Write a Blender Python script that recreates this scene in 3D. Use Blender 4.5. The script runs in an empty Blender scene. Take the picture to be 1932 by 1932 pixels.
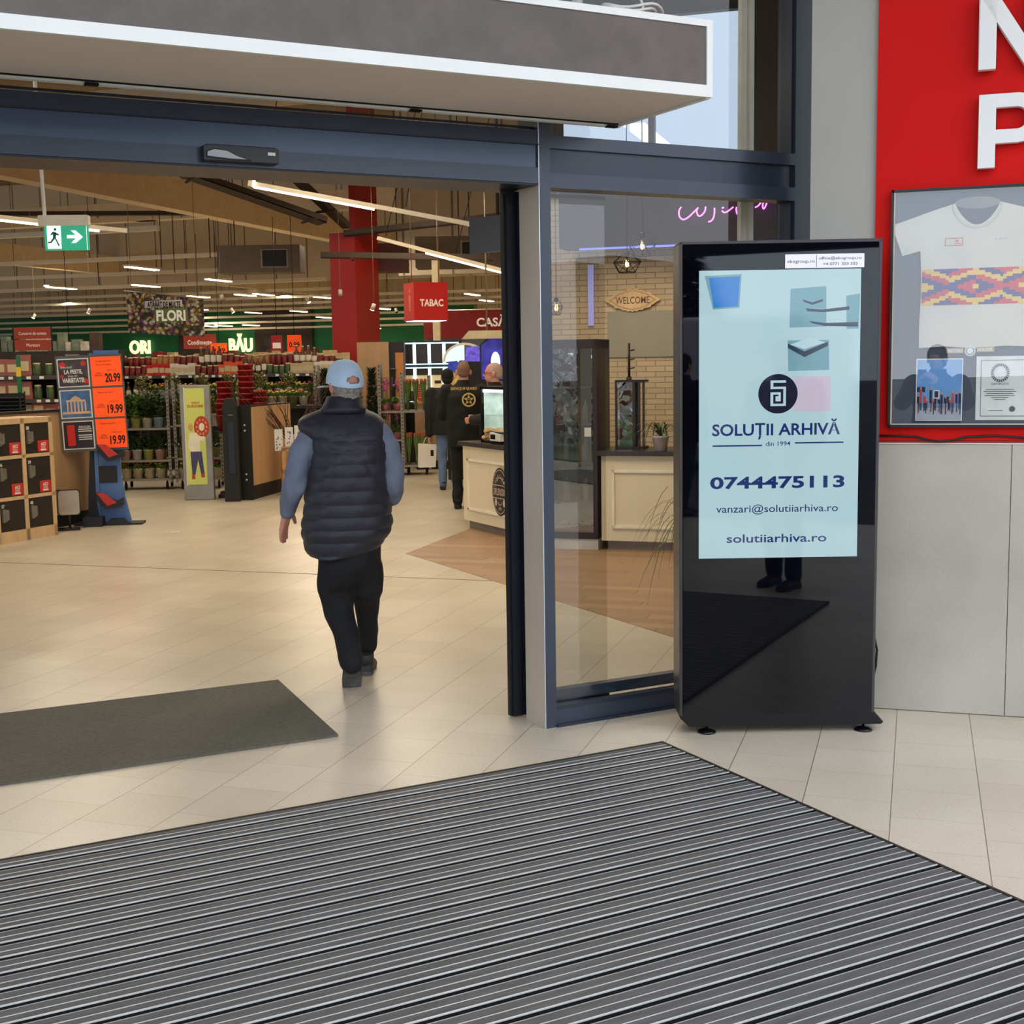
import bpy, bmesh, math, random
from math import sin, cos, pi, radians, sqrt
from mathutils import Vector, Matrix, noise
random.seed(7)
SC = bpy.context.scene
COL = SC.collection

# ---------------------------------------------------------------- camera
cam_d = bpy.data.cameras.new('camera')
cam_d.sensor_fit = 'HORIZONTAL'; cam_d.sensor_width = 36.0
cam_d.lens = 36.0 * 2453.0 / 1932.0
cam_d.clip_start = 0.05; cam_d.clip_end = 400
cam = bpy.data.objects.new('camera', cam_d); COL.objects.link(cam)
YAW, PITCH, ROLL = 0.4813, 0.1157, 0.0156
fw0 = Vector((sin(YAW), cos(YAW), 0)); rt0 = Vector((cos(YAW), -sin(YAW), 0)); up0 = Vector((0, 0, 1))
fw = fw0*cos(PITCH) - up0*sin(PITCH); upv = fw0*sin(PITCH) + up0*cos(PITCH)
Rv = rt0*cos(ROLL) - upv*sin(ROLL); Uv = rt0*sin(ROLL) + upv*cos(ROLL)
mw = Matrix.Identity(4)
for i in range(3):
    mw[i][0] = Rv[i]; mw[i][1] = Uv[i]; mw[i][2] = -fw[i]
mw[2][3] = 1.7
cam.matrix_world = mw
SC.camera = cam

# ---------------------------------------------------------------- colour management
SC.view_settings.view_transform = 'Standard'
SC.view_settings.look = 'None'
SC.view_settings.gamma = 1.0
SC.view_settings.exposure = 0.0
SC.view_settings.use_curve_mapping = False
SC.cycles.max_bounces = 8
SC.cycles.diffuse_bounces = 4
SC.cycles.glossy_bounces = 4
SC.cycles.transparent_max_bounces = 24
SC.cycles.sample_clamp_indirect = 6.0

# ---------------------------------------------------------------- overcast sky
world = bpy.data.worlds.new('overcast_sky'); SC.world = world
world.use_nodes = True
wn = world.node_tree.nodes; wl = world.node_tree.links; wn.clear()
wo = wn.new('ShaderNodeOutputWorld'); wb = wn.new('ShaderNodeBackground')
wtc = wn.new('ShaderNodeTexCoord'); wno = wn.new('ShaderNodeTexNoise'); wr = wn.new('ShaderNodeValToRGB')
wno.inputs['Scale'].default_value = 1.6; wno.inputs['Detail'].default_value = 4
wr.color_ramp.elements[0].position = .35; wr.color_ramp.elements[0].color = (.74, .84, .98, 1)
wr.color_ramp.elements[1].position = .65; wr.color_ramp.elements[1].color = (.90, .94, 1.0, 1)
wl.new(wtc.outputs['Generated'], wno.inputs['Vector']); wl.new(wno.outputs['Fac'], wr.inputs['Fac'])
wl.new(wr.outputs['Color'], wb.inputs['Color']); wb.inputs['Strength'].default_value = 2.85
wl.new(wb.outputs['Background'], wo.inputs['Surface'])

# store grid axes: U runs right and towards the entrance, V runs right and deeper into the hall
S2 = sqrt(.5)
def uv(u, v, z=0.0): return ((u+v)*S2, (v-u)*S2, z)

def area_lamp(name, loc, sx, sy, power, col, rz=-45, rx=0):
    d = bpy.data.lights.new(name, 'AREA'); d.shape = 'RECTANGLE'; d.size = sx; d.size_y = sy
    d.energy = power; d.color = col
    o = bpy.data.objects.new(name, d); COL.objects.link(o); o.location = loc
    o.rotation_euler = (radians(rx), 0, radians(rz))
    return o
WARM = (1.0, .84, .61)
# area lights standing in for the hall's strip lamps, added apart from the lamp bodies
HALL_LAMPS = [(-3.4,9.2,4.55),(-7.5,9.0,4.55),(-5.9,13.6,4.55),(-9.6,13.0,4.55),(-7.6,18.6,4.4),(-12.5,18.0,4.4),(-11.5,24.0,4.4),(-17.5,23.5,4.4),
              (-14,29.3,4.4),(-22,29.3,4.4),(-17,37,4.4),(-27,37,4.4),(-13,46,4.4),(-24,46,4.4),(-34,46,4.4),(-20,55,4.4),(-33,55,4.4)]
for i, (u, v, z) in enumerate(HALL_LAMPS):
    area_lamp('hall_area_light', uv(u, v, z), .30, 3.0, 90 if v < 20 else 205, WARM)
area_lamp('cafe_fill_light', uv(-2.2, 9.4, 3.3), .8, .8, 42, (1, .82, .6))  # fill added to lighten the cafe and its brick wall; no fitting there
area_lamp('cafe_fill_light', uv(-2.6, 12.3, 2.75), .5, .3, 11, (1, .82, .6))
area_lamp('pastry_case_fill', (6.0, 11.40, 1.39), .30, .40, 1.6, (.95, 1, 1), 0)  # added inside the case to brighten it

# ---------------------------------------------------------------- materials
MC = {}
def lin(c):
    return tuple(((x/255)/12.92 if x <= 10 else (((x/255)+.055)/1.055)**2.4) for x in c)
def mat(name, rgb, rough=.55, metal=0.0, emit=0.0, var=.12, vs=6.0, bump=0.0, bs=40.0, ior=1.45, stretch=None, coat=0.0):
    """rgb in 0-255 display values"""
    if name in MC: return MC[name]
    m = bpy.data.materials.new(name); m.use_nodes = True
    n = m.node_tree.nodes; l = m.node_tree.links; b = n['Principled BSDF']
    c = lin(rgb)
    b.inputs['Roughness'].default_value = rough; b.inputs['Metallic'].default_value = metal
    b.inputs['IOR'].default_value = ior
    if coat: b.inputs['Coat Weight'].default_value = coat; b.inputs['Coat Roughness'].default_value = .08
    tc = n.new('ShaderNodeTexCoord'); src = tc.outputs['Object']
    if stretch:
        mp = n.new('ShaderNodeMapping'); mp.inputs['Scale'].default_value = stretch
        l.new(src, mp.inputs['Vector']); src = mp.outputs['Vector']
    no = n.new('ShaderNodeTexNoise'); no.inputs['Scale'].default_value = vs; no.inputs['Detail'].default_value = 4
    l.new(src, no.inputs['Vector'])
    r = n.new('ShaderNodeValToRGB')
    r.color_ramp.elements[0].position = .3; r.color_ramp.elements[1].position = .7
    r.color_ramp.elements[0].color = tuple(x*(1-var) for x in c)+(1,)
    r.color_ramp.elements[1].color = tuple(min(1, x*(1+var)) for x in c)+(1,)
    l.new(no.outputs['Fac'], r.inputs['Fac']); l.new(r.outputs['Color'], b.inputs['Base Color'])
    if emit:
        l.new(r.outputs['Color'], b.inputs['Emission Color']); b.inputs['Emission Strength'].default_value = emit
    if bump:
        n2 = n.new('ShaderNodeTexNoise'); n2.inputs['Scale'].default_value = bs; n2.inputs['Detail'].default_value = 3
        bp = n.new('ShaderNodeBump'); bp.inputs['Strength'].default_value = bump; bp.inputs['Distance'].default_value = .01
        l.new(src, n2.inputs['Vector']); l.new(n2.outputs['Fac'], bp.inputs['Height']); l.new(bp.outputs['Normal'], b.inputs['Normal'])
    MC[name] = m; return m
def glass_mat(name, tint=(1,1,1), refl=1.0, ior=1.5, rough=0.0):
    if name in MC: return MC[name]
    m = bpy.data.materials.new(name); m.use_nodes = True
    n = m.node_tree.nodes; l = m.node_tree.links; n.clear()
    o = n.new('ShaderNodeOutputMaterial'); mx = n.new('ShaderNodeMixShader')
    t = n.new('ShaderNodeBsdfTransparent'); g = n.new('ShaderNodeBsdfGlossy'); f = n.new('ShaderNodeFresnel')
    mu = n.new('ShaderNodeMath'); mu.operation = 'MULTIPLY'; mu.use_clamp = True; mu.inputs[1].default_value = refl
    f.inputs['IOR'].default_value = ior; t.inputs['Color'].default_value = tint+(1,); g.inputs['Roughness'].default_value = rough
    ge = n.new('ShaderNodeNewGeometry'); ou = n.new('ShaderNodeMath'); ou.operation = 'SUBTRACT'; ou.inputs[0].default_value = 1.0
    m2 = n.new('ShaderNodeMath'); m2.operation = 'MULTIPLY'; l.new(ge.outputs['Backfacing'], ou.inputs[1])   # only the outer face of a pane mirrors
    l.new(f.outputs['Fac'], mu.inputs[0]); l.new(mu.outputs[0], m2.inputs[0]); l.new(ou.outputs[0], m2.inputs[1]); l.new(m2.outputs[0], mx.inputs['Fac'])
    l.new(t.outputs[0], mx.inputs[1]); l.new(g.outputs[0], mx.inputs[2]); l.new(mx.outputs[0], o.inputs['Surface'])
    MC[name] = m; return m
class NT:
    """small node helper for the floor, brick and cladding patterns"""
    def __init__(s, name, rough=.5):
        s.m = bpy.data.materials.new(name); s.m.use_nodes = True
        s.n = s.m.node_tree.nodes; s.l = s.m.node_tree.links; s.b = s.n['Principled BSDF']
        s.b.inputs['Roughness'].default_value = rough
        tc = s.n.new('ShaderNodeTexCoord'); s.obj = tc.outputs['Object']
    def math(s, op, a, b=None, clamp=False):
        x = s.n.new('ShaderNodeMath'); x.operation = op; x.use_clamp = clamp
        for i, q in enumerate((a, b)):
            if q is None: continue
            if isinstance(q, (int, float)): x.inputs[i].default_value = q
            else: s.l.new(q, x.inputs[i])
        return x.outputs[0]
    def sep(s):
        x = s.n.new('ShaderNodeSeparateXYZ'); s.l.new(s.obj, x.inputs[0]); return x.outputs
    def noise(s, scale, detail=4, vec=None):
        x = s.n.new('ShaderNodeTexNoise'); x.inputs['Scale'].default_value = scale; x.inputs['Detail'].default_value = detail
        s.l.new(vec or s.obj, x.inputs['Vector']); return x.outputs['Fac']
    def mix(s, fac, a, b, mode='MIX'):
        x = s.n.new('ShaderNodeMix'); x.data_type = 'RGBA'; x.blend_type = mode
        for i, q in ((0, fac), (6, a), (7, b)):
            if isinstance(q, (int, float)): x.inputs[i].default_value = q
            elif isinstance(q, tuple): x.inputs[i].default_value = q+(1,)
            else: s.l.new(q, x.inputs[i])
        return x.outputs[2]
    def color(s, c): s.l.new(c, s.b.inputs['Base Color'])
    def bump(s, h, strength=.3, dist=.004):
        x = s.n.new('ShaderNodeBump'); x.inputs['Strength'].default_value = strength; x.inputs['Distance'].default_value = dist
        s.l.new(h, x.inputs['Height']); s.l.new(x.outputs['Normal'], s.b.inputs['Normal'])

# ---------------------------------------------------------------- mesh builder
class MB:
    def __init__(s): s.v = []; s.f = []; s.mi = []; s.sm = []
    def add(s, vs, fs, mi=0, M=None, smooth=False):
        o = len(s.v)
        for v in vs:
            v = Vector(v); s.v.append(tuple(M @ v) if M is not None else tuple(v))
        for f in fs: s.f.append([i+o for i in f]); s.mi.append(mi); s.sm.append(smooth)
        return s
    def box(s, c, d, mi=0, M=None, rz=0, taper=1.0):
        x, y, z = d[0]/2, d[1]/2, d[2]/2
        vs = [(-x,-y,-z),(x,-y,-z),(x,y,-z),(-x,y,-z),(-x*taper,-y*taper,z),(x*taper,-y*taper,z),(x*taper,y*taper,z),(-x*taper,y*taper,z)]
        T = Matrix.Translation(c) @ Matrix.Rotation(radians(rz), 4, 'Z')
        if M is not None: T = M @ T
        return s.add(vs, [(0,3,2,1),(4,5,6,7),(0,1,5,4),(1,2,6,5),(2,3,7,6),(3,0,4,7)], mi, T)
    def b2(s, a, b, mi=0, M=None):
        return s.box([(a[i]+b[i])/2 for i in range(3)], [abs(b[i]-a[i]) for i in range(3)], mi, M)
    def rbox(s, a, b, r, mi=0, M=None, axis='y', n=4):
        """box with corners rounded in the plane across the axis"""
        (x0,y0,z0), (x1,y1,z1) = a, b
        if axis == 'y': p0, p1, q0, q1, w0, w1 = x0, x1, z0, z1, y0, y1
        elif axis == 'z': p0, p1, q0, q1, w0, w1 = x0, x1, y0, y1, z0, z1
        else: p0, p1, q0, q1, w0, w1 = y0, y1, z0, z1, x0, x1
        pts = []
        for cx, cy, a0 in ((p1-r,q1-r,0),(p0+r,q1-r,90),(p0+r,q0+r,180),(p1-r,q0+r,270)):
            for k in range(n+1):
                t = radians(a0+90*k/n); pts.append((cx+r*cos(t), cy+r*sin(t)))
        return s.prism(pts, w0, w1, mi, M, axis)
    def prism(s, pts, w0, w1, mi=0, M=None, axis='y', smooth=False):
        def P(p, w): return (p[0], w, p[1]) if axis == 'y' else ((p[0], p[1], w) if axis == 'z' else (w, p[0], p[1]))
        n = len(pts); vs = [P(p, w0) for p in pts]+[P(p, w1) for p in pts]
        fs = [tuple(range(n)), tuple(range(2*n-1, n-1, -1))]
        s.add(vs, fs, mi, M)
        o = len(s.v)-2*n
        for i in range(n):
            j = (i+1) % n; s.f.append([o+i, o+n+i, o+n+j, o+j]); s.mi.append(mi); s.sm.append(smooth)
        return s
    def quad(s, a, b, c, d, mi=0, M=None): return s.add([a,b,c,d], [(0,1,2,3)], mi, M)
    def cyl(s, p0, p1, r0, r1=None, n=12, mi=0, M=None, caps=True, smooth=True):
        r1 = r0 if r1 is None else r1
        p0 = Vector(p0); p1 = Vector(p1); d = (p1-p0)
        if d.length < 1e-7: return s
        q = d.normalized().to_track_quat('Z', 'Y')
        vs = []
        for p, r in ((p0, r0), (p1, r1)):
            for i in range(n):
                t = 2*pi*i/n; vs.append(p + q @ Vector((r*cos(t), r*sin(t), 0)))
        s.add(vs, [(i, (i+1) % n, n+(i+1) % n, n+i) for i in range(n)], mi, M, smooth)
        if caps: s.add(vs[:n], [tuple(range(n-1,-1,-1))], mi, M); s.add(vs[n:], [tuple(range(n))], mi, M)
        return s
    def tube(s, pts, r, n=8, mi=0, M=None, caps=True):
        pts = [Vector(p) for p in pts]; m = len(pts)
        rs = r if isinstance(r, (list, tuple)) else [r]*m
        vs = []; up = Vector((0, 0, 1))
        prev = None
        for i, p in enumerate(pts):
            d = (pts[min(i+1, m-1)]-pts[max(i-1, 0)])
            d = d.normalized() if d.length > 1e-9 else Vector((0,0,1))
            if prev is None:
                a = d.cross(up); a = a.normalized() if a.length > 1e-3 else Vector((1,0,0))
            else:
                a = prev - d*prev.dot(d); a = a.normalized() if a.length > 1e-6 else d.orthogonal().normalized()
            prev = a; b = d.cross(a)
            for k in range(n):
                t = 2*pi*k/n; vs.append(p + (a*cos(t)+b*sin(t))*rs[i])
        fs = [(i*n+k, i*n+(k+1) % n, (i+1)*n+(k+1) % n, (i+1)*n+k) for i in range(m-1) for k in range(n)]
        s.add(vs, fs, mi, M, True)
        if caps: s.add(vs[:n], [tuple(range(n-1,-1,-1))], mi, M); s.add(vs[-n:], [tuple(range(n))], mi, M)
        return s
    def lathe(s, prof, c=(0,0,0), n=20, mi=0, M=None, sx=1, sy=1, smooth=True):
        vs = []; m = len(prof)
        for r, z in prof:
            for i in range(n):
                t = 2*pi*i/n; vs.append((c[0]+r*sx*cos(t), c[1]+r*sy*sin(t), c[2]+z))
        fs = [(i*n+k, i*n+(k+1) % n, (i+1)*n+(k+1) % n, (i+1)*n+k) for i in range(m-1) for k in range(n)]
        s.add(vs, fs, mi, M, smooth)
        s.add(vs[:n], [tuple(range(n-1,-1,-1))], mi, M); s.add(vs[-n:], [tuple(range(n))], mi, M)
        return s
    def ell(s, c, r, n=14, m=9, mi=0, M=None):
        prof_v = []
        for j in range(m+1):
            p = -pi/2+pi*j/m
            for i in range(n):
                t = 2*pi*i/n; prof_v.append((c[0]+r[0]*cos(p)*cos(t), c[1]+r[1]*cos(p)*sin(t), c[2]+r[2]*sin(p)))
        fs = [(j*n+i, j*n+(i+1) % n, (j+1)*n+(i+1) % n, (j+1)*n+i) for j in range(m) for i in range(n)]
        return s.add(prof_v, fs, mi, M, True)
    def rings(s, rows, n=24, mi=0, M=None, p=2.0, fn=None):
        """rows of (cx, cy, cz, rx, ry); superellipse exponent p; fn(angle,row) gives a radius factor"""
        vs = []
        for ri, (cx, cy, cz, rx, ry) in enumerate(rows):
            for i in range(n):
                t = 2*pi*i/n; ct, st = cos(t), sin(t); k = 1.0
                if p != 2.0: k = (abs(ct)**p+abs(st)**p)**(-1/p)
                if fn: k *= fn(t, ri)
                vs.append((cx+rx*ct*k, cy+ry*st*k, cz))
        m = len(rows)
        fs = [(j*n+i, j*n+(i+1) % n, (j+1)*n+(i+1) % n, (j+1)*n+i) for j in range(m-1) for i in range(n)]
        s.add(vs, fs, mi, M, True)
        s.add(vs[:n], [tuple(range(n-1,-1,-1))], mi, M); s.add(vs[-n:], [tuple(range(n))], mi, M)
        return s
    def text(s, txt, c, h, w=None, mi=0, M=None, bold=0.0, depth=0.0, align='C', face='-y', shear=0.0, spacing=1.0):
        """flat lettering in the local XZ plane facing -Y (cap height h, overall width w)"""
        cu = bpy.data.curves.new('lettering_curve', 'FONT'); cu.body = txt; cu.size = 1.0; cu.offset = bold; cu.shear = shear
        cu.resolution_u = 3; cu.space_character = spacing
        o = bpy.data.objects.new('lettering_curve', cu); COL.objects.link(o)
        dg = bpy.context.evaluated_depsgraph_get(); me = bpy.data.meshes.new_from_object(o.evaluated_get(dg))
        vs = [v.co.copy() for v in me.vertices]; fs = [tuple(p.vertices) for p in me.polygons]
        bpy.data.objects.remove(o); bpy.data.curves.remove(cu); bpy.data.meshes.remove(me)
        if not vs: return s
        x0 = min(v.x for v in vs); x1 = max(v.x for v in vs)
        k = h/.70; kx = (w/(x1-x0)) if w else k
        off = -(x0+x1)/2 if align == 'C' else -x0
        y0 = .35
        P = [((v.x+off)*kx+c[0], c[1], (v.y-y0)*k+c[2]) for v in vs]
        s.add(P, fs, mi, M)
        if depth:
            P2 = [(x, y+depth, z) for x, y, z in P]
            ed = {}
            for f in fs:
                for i in range(len(f)):
                    a, b = f[i], f[(i+1) % len(f)]; key = (min(a,b), max(a,b)); ed[key] = ed.get(key, 0)+1
            s.add(P2, [tuple(reversed(f)) for f in fs], mi, M)
            n = len(P)
            s.add(P+P2, [(a, b, b+n, a+n) for (a, b), c_ in ed.items() if c_ == 1], mi, M)
        return s
    def build(s, name, mats, parent=None, bevel=0.0, smooth_all=False):
        me = bpy.data.meshes.new(name); me.from_pydata(s.v, [], s.f)
        for m in (mats if isinstance(mats, (list, tuple)) else [mats]): me.materials.append(m)
        me.polygons.foreach_set('material_index', s.mi)
        me.polygons.foreach_set('use_smooth', [True]*len(s.f) if smooth_all else s.sm)
        me.update()
        bm = bmesh.new(); bm.from_mesh(me); bmesh.ops.remove_doubles(bm, verts=bm.verts, dist=1e-5)
        bmesh.ops.recalc_face_normals(bm, faces=bm.faces); bm.to_mesh(me); bm.free()
        o = bpy.data.objects.new(name, me); COL.objects.link(o)
        if parent: o.parent = parent
        if bevel:
            b = o.modifiers.new('bevel', 'BEVEL'); b.width = bevel; b.segments = 2; b.limit_method = 'ANGLE'; b.angle_limit = radians(40)
        return o

def thing(name, label, cat, loc=(0,0,0), rz=0.0, group=None):
    o = bpy.data.objects.new(name, None); COL.objects.link(o)
    o.location = loc; o.rotation_euler = (0, 0, radians(rz)); o.empty_display_size = .1
    o['label'] = label; o['category'] = cat
    if group: o['group'] = group
    return o
def tag(o, label, cat, group=None, kind=None):
    o['label'] = label; o['category'] = cat
    if group: o['group'] = group
    if kind: o['kind'] = kind
    return o
def struct(o, label=None, cat=None):
    o['kind'] = 'structure'
    if label: o['label'] = label; o['category'] = cat or 'structure'
    return o
def place(o, loc, rz=0.0): o.location = loc; o.rotation_euler = (0, 0, radians(rz)); return o
def dup(root, loc, rz=None, label=None, group=None):
    r = root.copy(); COL.objects.link(r); r.location = loc
    if rz is not None: r.rotation_euler = (0, 0, radians(rz))
    if label: r['label'] = label
    if group: r['group'] = group
    for ch in list(root.children):
        c = ch.copy(); COL.objects.link(c); c.parent = r
        for g in list(ch.children):
            d = g.copy(); COL.objects.link(d); d.parent = c
    return r

# ================================================================ THE SETTING
# floor tiles: square tiles in half-bond columns, laid at 45 degrees to the facade
T = NT('floor_tile', .34)
sx = T.sep()
U_ = T.math('MULTIPLY', T.math('SUBTRACT', sx[0], sx[1]), S2)
V_ = T.math('MULTIPLY', T.math('ADD', sx[0], sx[1]), S2)
cu_ = T.math('DIVIDE', T.math('ADD', U_, 0.0725+.3265*200), .3265)
ci = T.math('FLOOR', cu_); fu = T.math('FRACT', cu_)
half = T.math('MULTIPLY', T.math('MODULO', ci, 2.0), .5)
cv_ = T.math('ADD', T.math('DIVIDE', T.math('ADD', V_, .3265*200-4.533), .3265), half)
fv = T.math('FRACT', cv_); cj = T.math('FLOOR', cv_)
du = T.math('ABSOLUTE', T.math('SUBTRACT', fu, .5)); dv = T.math('ABSOLUTE', T.math('SUBTRACT', fv, .5))
long_j = T.math('GREATER_THAN', du, .4945); short_j = T.math('GREATER_THAN', dv, .4965)
wn_ = T.n.new('ShaderNodeTexWhiteNoise'); wn_.noise_dimensions = '2D'
cb = T.n.new('ShaderNodeCombineXYZ'); T.l.new(ci, cb.inputs[0]); T.l.new(cj, cb.inputs[1]); T.l.new(cb.outputs[0], wn_.inputs['Vector'])
tone = T.mix(wn_.outputs['Value'], lin((196,184,164)), lin((204,193,174)))
spk = T.n.new('ShaderNodeValToRGB'); spk.color_ramp.elements[0].position = .30; spk.color_ramp.elements[1].position = .38
spk.color_ramp.elements[0].color = (.72,.70,.68,1); spk.color_ramp.elements[1].color = (1,1,1,1)
T.l.new(T.noise(95, 2), spk.inputs['Fac'])
c1 = T.mix(1.0, tone, spk.outputs['Color'], 'MULTIPLY')
dirt = T.n.new('ShaderNodeValToRGB'); dirt.color_ramp.elements[0].color = (.90,.89,.87,1); dirt.color_ramp.elements[1].color = (1.03,1.03,1.03,1)
dirt.color_ramp.elements[0].position = .35; dirt.color_ramp.elements[1].position = .65
T.l.new(T.noise(1.3, 5), dirt.inputs['Fac'])
c2 = T.mix(1.0, c1, dirt.outputs['Color'], 'MULTIPLY')
c3 = T.mix(T.math('MULTIPLY', short_j, .62), c2, lin((110,98,82)))
c4 = T.mix(T.math('MULTIPLY', long_j, .82), c3, lin((84,76,66)))
T.color(c4)
T.bump(T.math('SUBTRACT', 1.0, T.math('MAXIMUM', long_j, short_j)), .25, .002)
fl = MB().quad((-50,-3,0),(60,-3,0),(60,95,0),(-50,95,0)).build('floor', T.m); struct(fl, 'cream square tiles laid diagonally in half bond', 'floor')

pav = mat('asphalt', (74,75,80), .9, var=.2, vs=3, bump=.3)
o = MB().b2((-60,-80,-.15),(70,-3.001,-.002)).build('ground', pav); struct(o)
kerb = mat('kerb_stone', (150,148,142), .85)
gr = mat('lawn', (74,104,46), .95, var=.4, vs=2.2, bump=.6)
o = MB().b2((-22,-3,.003),(-2.6,4.9,.03)).build('lawn', gr); struct(o, 'green lawn strip left of the entrance', 'lawn')

woodf = NT('cafe_floor_planks', .45)
sx = woodf.sep()
Uw = woodf.math('MULTIPLY', woodf.math('SUBTRACT', sx[0], sx[1]), S2); Vw = woodf.math('MULTIPLY', woodf.math('ADD', sx[0], sx[1]), S2)
row = woodf.math('DIVIDE', woodf.math('ADD', Vw, 50.0), .145); ri = woodf.math('FLOOR', row); rf = woodf.math('FRACT', row)
al = woodf.math('ADD', woodf.math('DIVIDE', woodf.math('ADD', Uw, 50.0), 1.2), woodf.math('MULTIPLY', ri, .37)); af = woodf.math('FRACT', al); ai = woodf.math('FLOOR', al)
jj = woodf.math('MAXIMUM', woodf.math('GREATER_THAN', woodf.math('ABSOLUTE', woodf.math('SUBTRACT', rf, .5)), .488), woodf.math('GREATER_THAN', woodf.math('ABSOLUTE', woodf.math('SUBTRACT', af, .5)), .4965))
cb = woodf.n.new('ShaderNodeCombineXYZ'); woodf.l.new(ri, cb.inputs[0]); woodf.l.new(ai, cb.inputs[1])
w2 = woodf.n.new('ShaderNodeTexWhiteNoise'); w2.noise_dimensions = '2D'; woodf.l.new(cb.outputs[0], w2.inputs['Vector'])
cg = woodf.n.new('ShaderNodeCombineXYZ'); woodf.l.new(woodf.math('MULTIPLY', Uw, 1.2), cg.inputs[0]); woodf.l.new(woodf.math('MULTIPLY', Vw, 26.0), cg.inputs[1])
ba = woodf.mix(w2.outputs['Value'], lin((152,120,88)), lin((174,142,108)))
gg = woodf.mix(woodf.noise(1.5, 4, cg.outputs[0]), (.78,.76,.74), (1.12,1.12,1.12))
ba = woodf.mix(1.0, ba, gg, 'MULTIPLY'); ba = woodf.mix(woodf.math('MULTIPLY', jj, .6), ba, lin((80,56,36)))
woodf.color(ba)
o = MB().prism([(4.49,5.6),(4.49,10.66),(6.9,13.07),(9.4,10.5),(9.4,5.6)], -.01, .003, axis='z').build('floor_cafe', woodf.m); struct(o, 'brown wood plank floor of the cafe corner', 'floor')
jt = mat('joint_strip', (120,112,96), .6)
o = MB().b2((-9.0,0,-.001),(0,.008,.0025)).build('trim_1', jt); place(o, uv(-2.9, 9.49)); o.rotation_euler = (0,0,radians(-45)); struct(o)

# hall shell
clad = NT('wall_cladding', .6)
sx = clad.sep()
g = clad.math('FRACT', clad.math('DIVIDE', clad.math('ADD', sx[0], 200.0), 1.15))
ln = clad.math('LESS_THAN', g, .045)
cc = clad.mix(clad.noise(.35, 3), lin((200,182,150)), lin((216,198,166)))
clad.color(clad.mix(clad.math('MULTIPLY', ln, .72), cc, lin((70,54,38))))
deck = NT('roof_deck', .7)
sx = deck.sep()
g2 = deck.math('LESS_THAN', deck.math('FRACT', deck.math('DIVIDE', deck.math('ADD', sx[1], 200.0), .9)), .09)
deck.color(deck.mix(deck.math('MULTIPLY', g2, .5), lin((140,118,86)), lin((64,50,36))))
green = mat('green_wall', (26,112,62), .6, var=.06)
dgreen = mat('dark_green_wall', (22,70,44), .7)
grey_d = mat('dark_wall_panel', (78,66,54), .7)
hall = [(-45,5.25),(4.45,5.25),(9.08,9.73),(6.72,12.09),(30.4,54.45),(1.4,86.3),(-45,40)]
o = MB().prism(hall, 8.2, 8.4, axis='z').build('ceiling', deck.m); struct(o)
def wall_uv(name, u0, v0, u1, v1, z0, z1, m, th=.2):
    """a wall between two store-grid points; local x runs along the wall"""
    a = Vector(uv(u0, v0)); b = Vector(uv(u1, v1)); L = (b-a).length
    o = MB().b2((0,0,z0),(L,th,z1)).build(name, m); o.location = a
    o.rotation_euler = (0,0,math.atan2(b.y-a.y, b.x-a.x)); return struct(o)
wall_uv('wall_back', -62, 60, -17, 60, 0, 8.2, clad.m)
wall_uv('wall_left', -62, 0, -62, 60, 0, 8.2, clad.m)
wall_uv('wall_right', -17, 60, -3.8, 13.45, 0, 8.2, clad.m)
# green fields on the back wall and the hung bulkhead of cladding
wall_uv('wall_back_green', -50, 59.7, -20.5, 59.7, 0, 4.4, green, .1)
wall_uv('wall_bulkhead', -45, 40, -12, 40, 4.45, 8.2, clad.m, .3)
wall_uv('wall_bulkhead_side', -11.0, 27, -7.8, 27, 3.6, 8.2, clad.m, .3)

# cafe back wall: brick, a plain band, dark fascia, clerestory window
bk = NT('cafe_brick', .8)
br = bk.n.new('ShaderNodeTexBrick'); mp = bk.n.new('ShaderNodeMapping'); mp.inputs['Rotation'].default_value = (radians(90),0,0)
bk.l.new(bk.obj, mp.inputs['Vector'])
sx = bk.sep(); cbn = bk.n.new('ShaderNodeCombineXYZ'); bk.l.new(sx[0], cbn.inputs[0]); bk.l.new(sx[2], cbn.inputs[1])
bk.l.new(cbn.outputs[0], br.inputs['Vector'])
br.inputs['Scale'].default_value = 1.0; br.inputs['Brick Width'].default_value = .20; br.inputs['Row Height'].default_value = .056
br.inputs['Mortar Size'].default_value = .004; br.inputs['Color1'].default_value = lin((206,184,150))+(1,); br.inputs['Color2'].default_value = lin((194,172,140))+(1,)
br.inputs['Mortar'].default_value = lin((150,130,104))+(1,)
bk.color(br.outputs['Color']); bk.bump(bk.math('SUBTRACT', 1.0, br.outputs['Fac']), .7, .01)
plain = mat('plain_plaster_band', (158,152,134), .8, var=.04)
fascia = mat('dark_fascia', (58,54,62), .6, var=.05)
def uvwall(name, v, u0, u1, z0, z1, m, th, parent=None):
    o = MB().b2((0,0,z0),(u1-u0,th,z1)).build(name, m, parent); o.location = uv(u0, v); o.rotation_euler = (0,0,radians(-45)); return struct(o)
uvwall('wall_cafe', 13.3, -3.8, -.46, 0, 3.42, bk.m, .15)
uvwall('wall_cafe_band', 13.28, -3.1, -.6, 1.72, 2.19, plain, .02)
uvwall('wall_cafe_fascia', 12.7, -3.45, -.46, 2.80, 3.42, fascia, .3)
uvwall('wall_cafe_top', 13.3, -3.8, -.46, 5.15, 8.2, grey_d, .15)
uvwall('wall_cafe_pier', 13.3, -1.60, -.46, 3.42, 5.15, grey_d, .15)
wf = mat('window_frame_dark', (52,56,66), .4)
wi = MB()
L = 2.2
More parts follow.
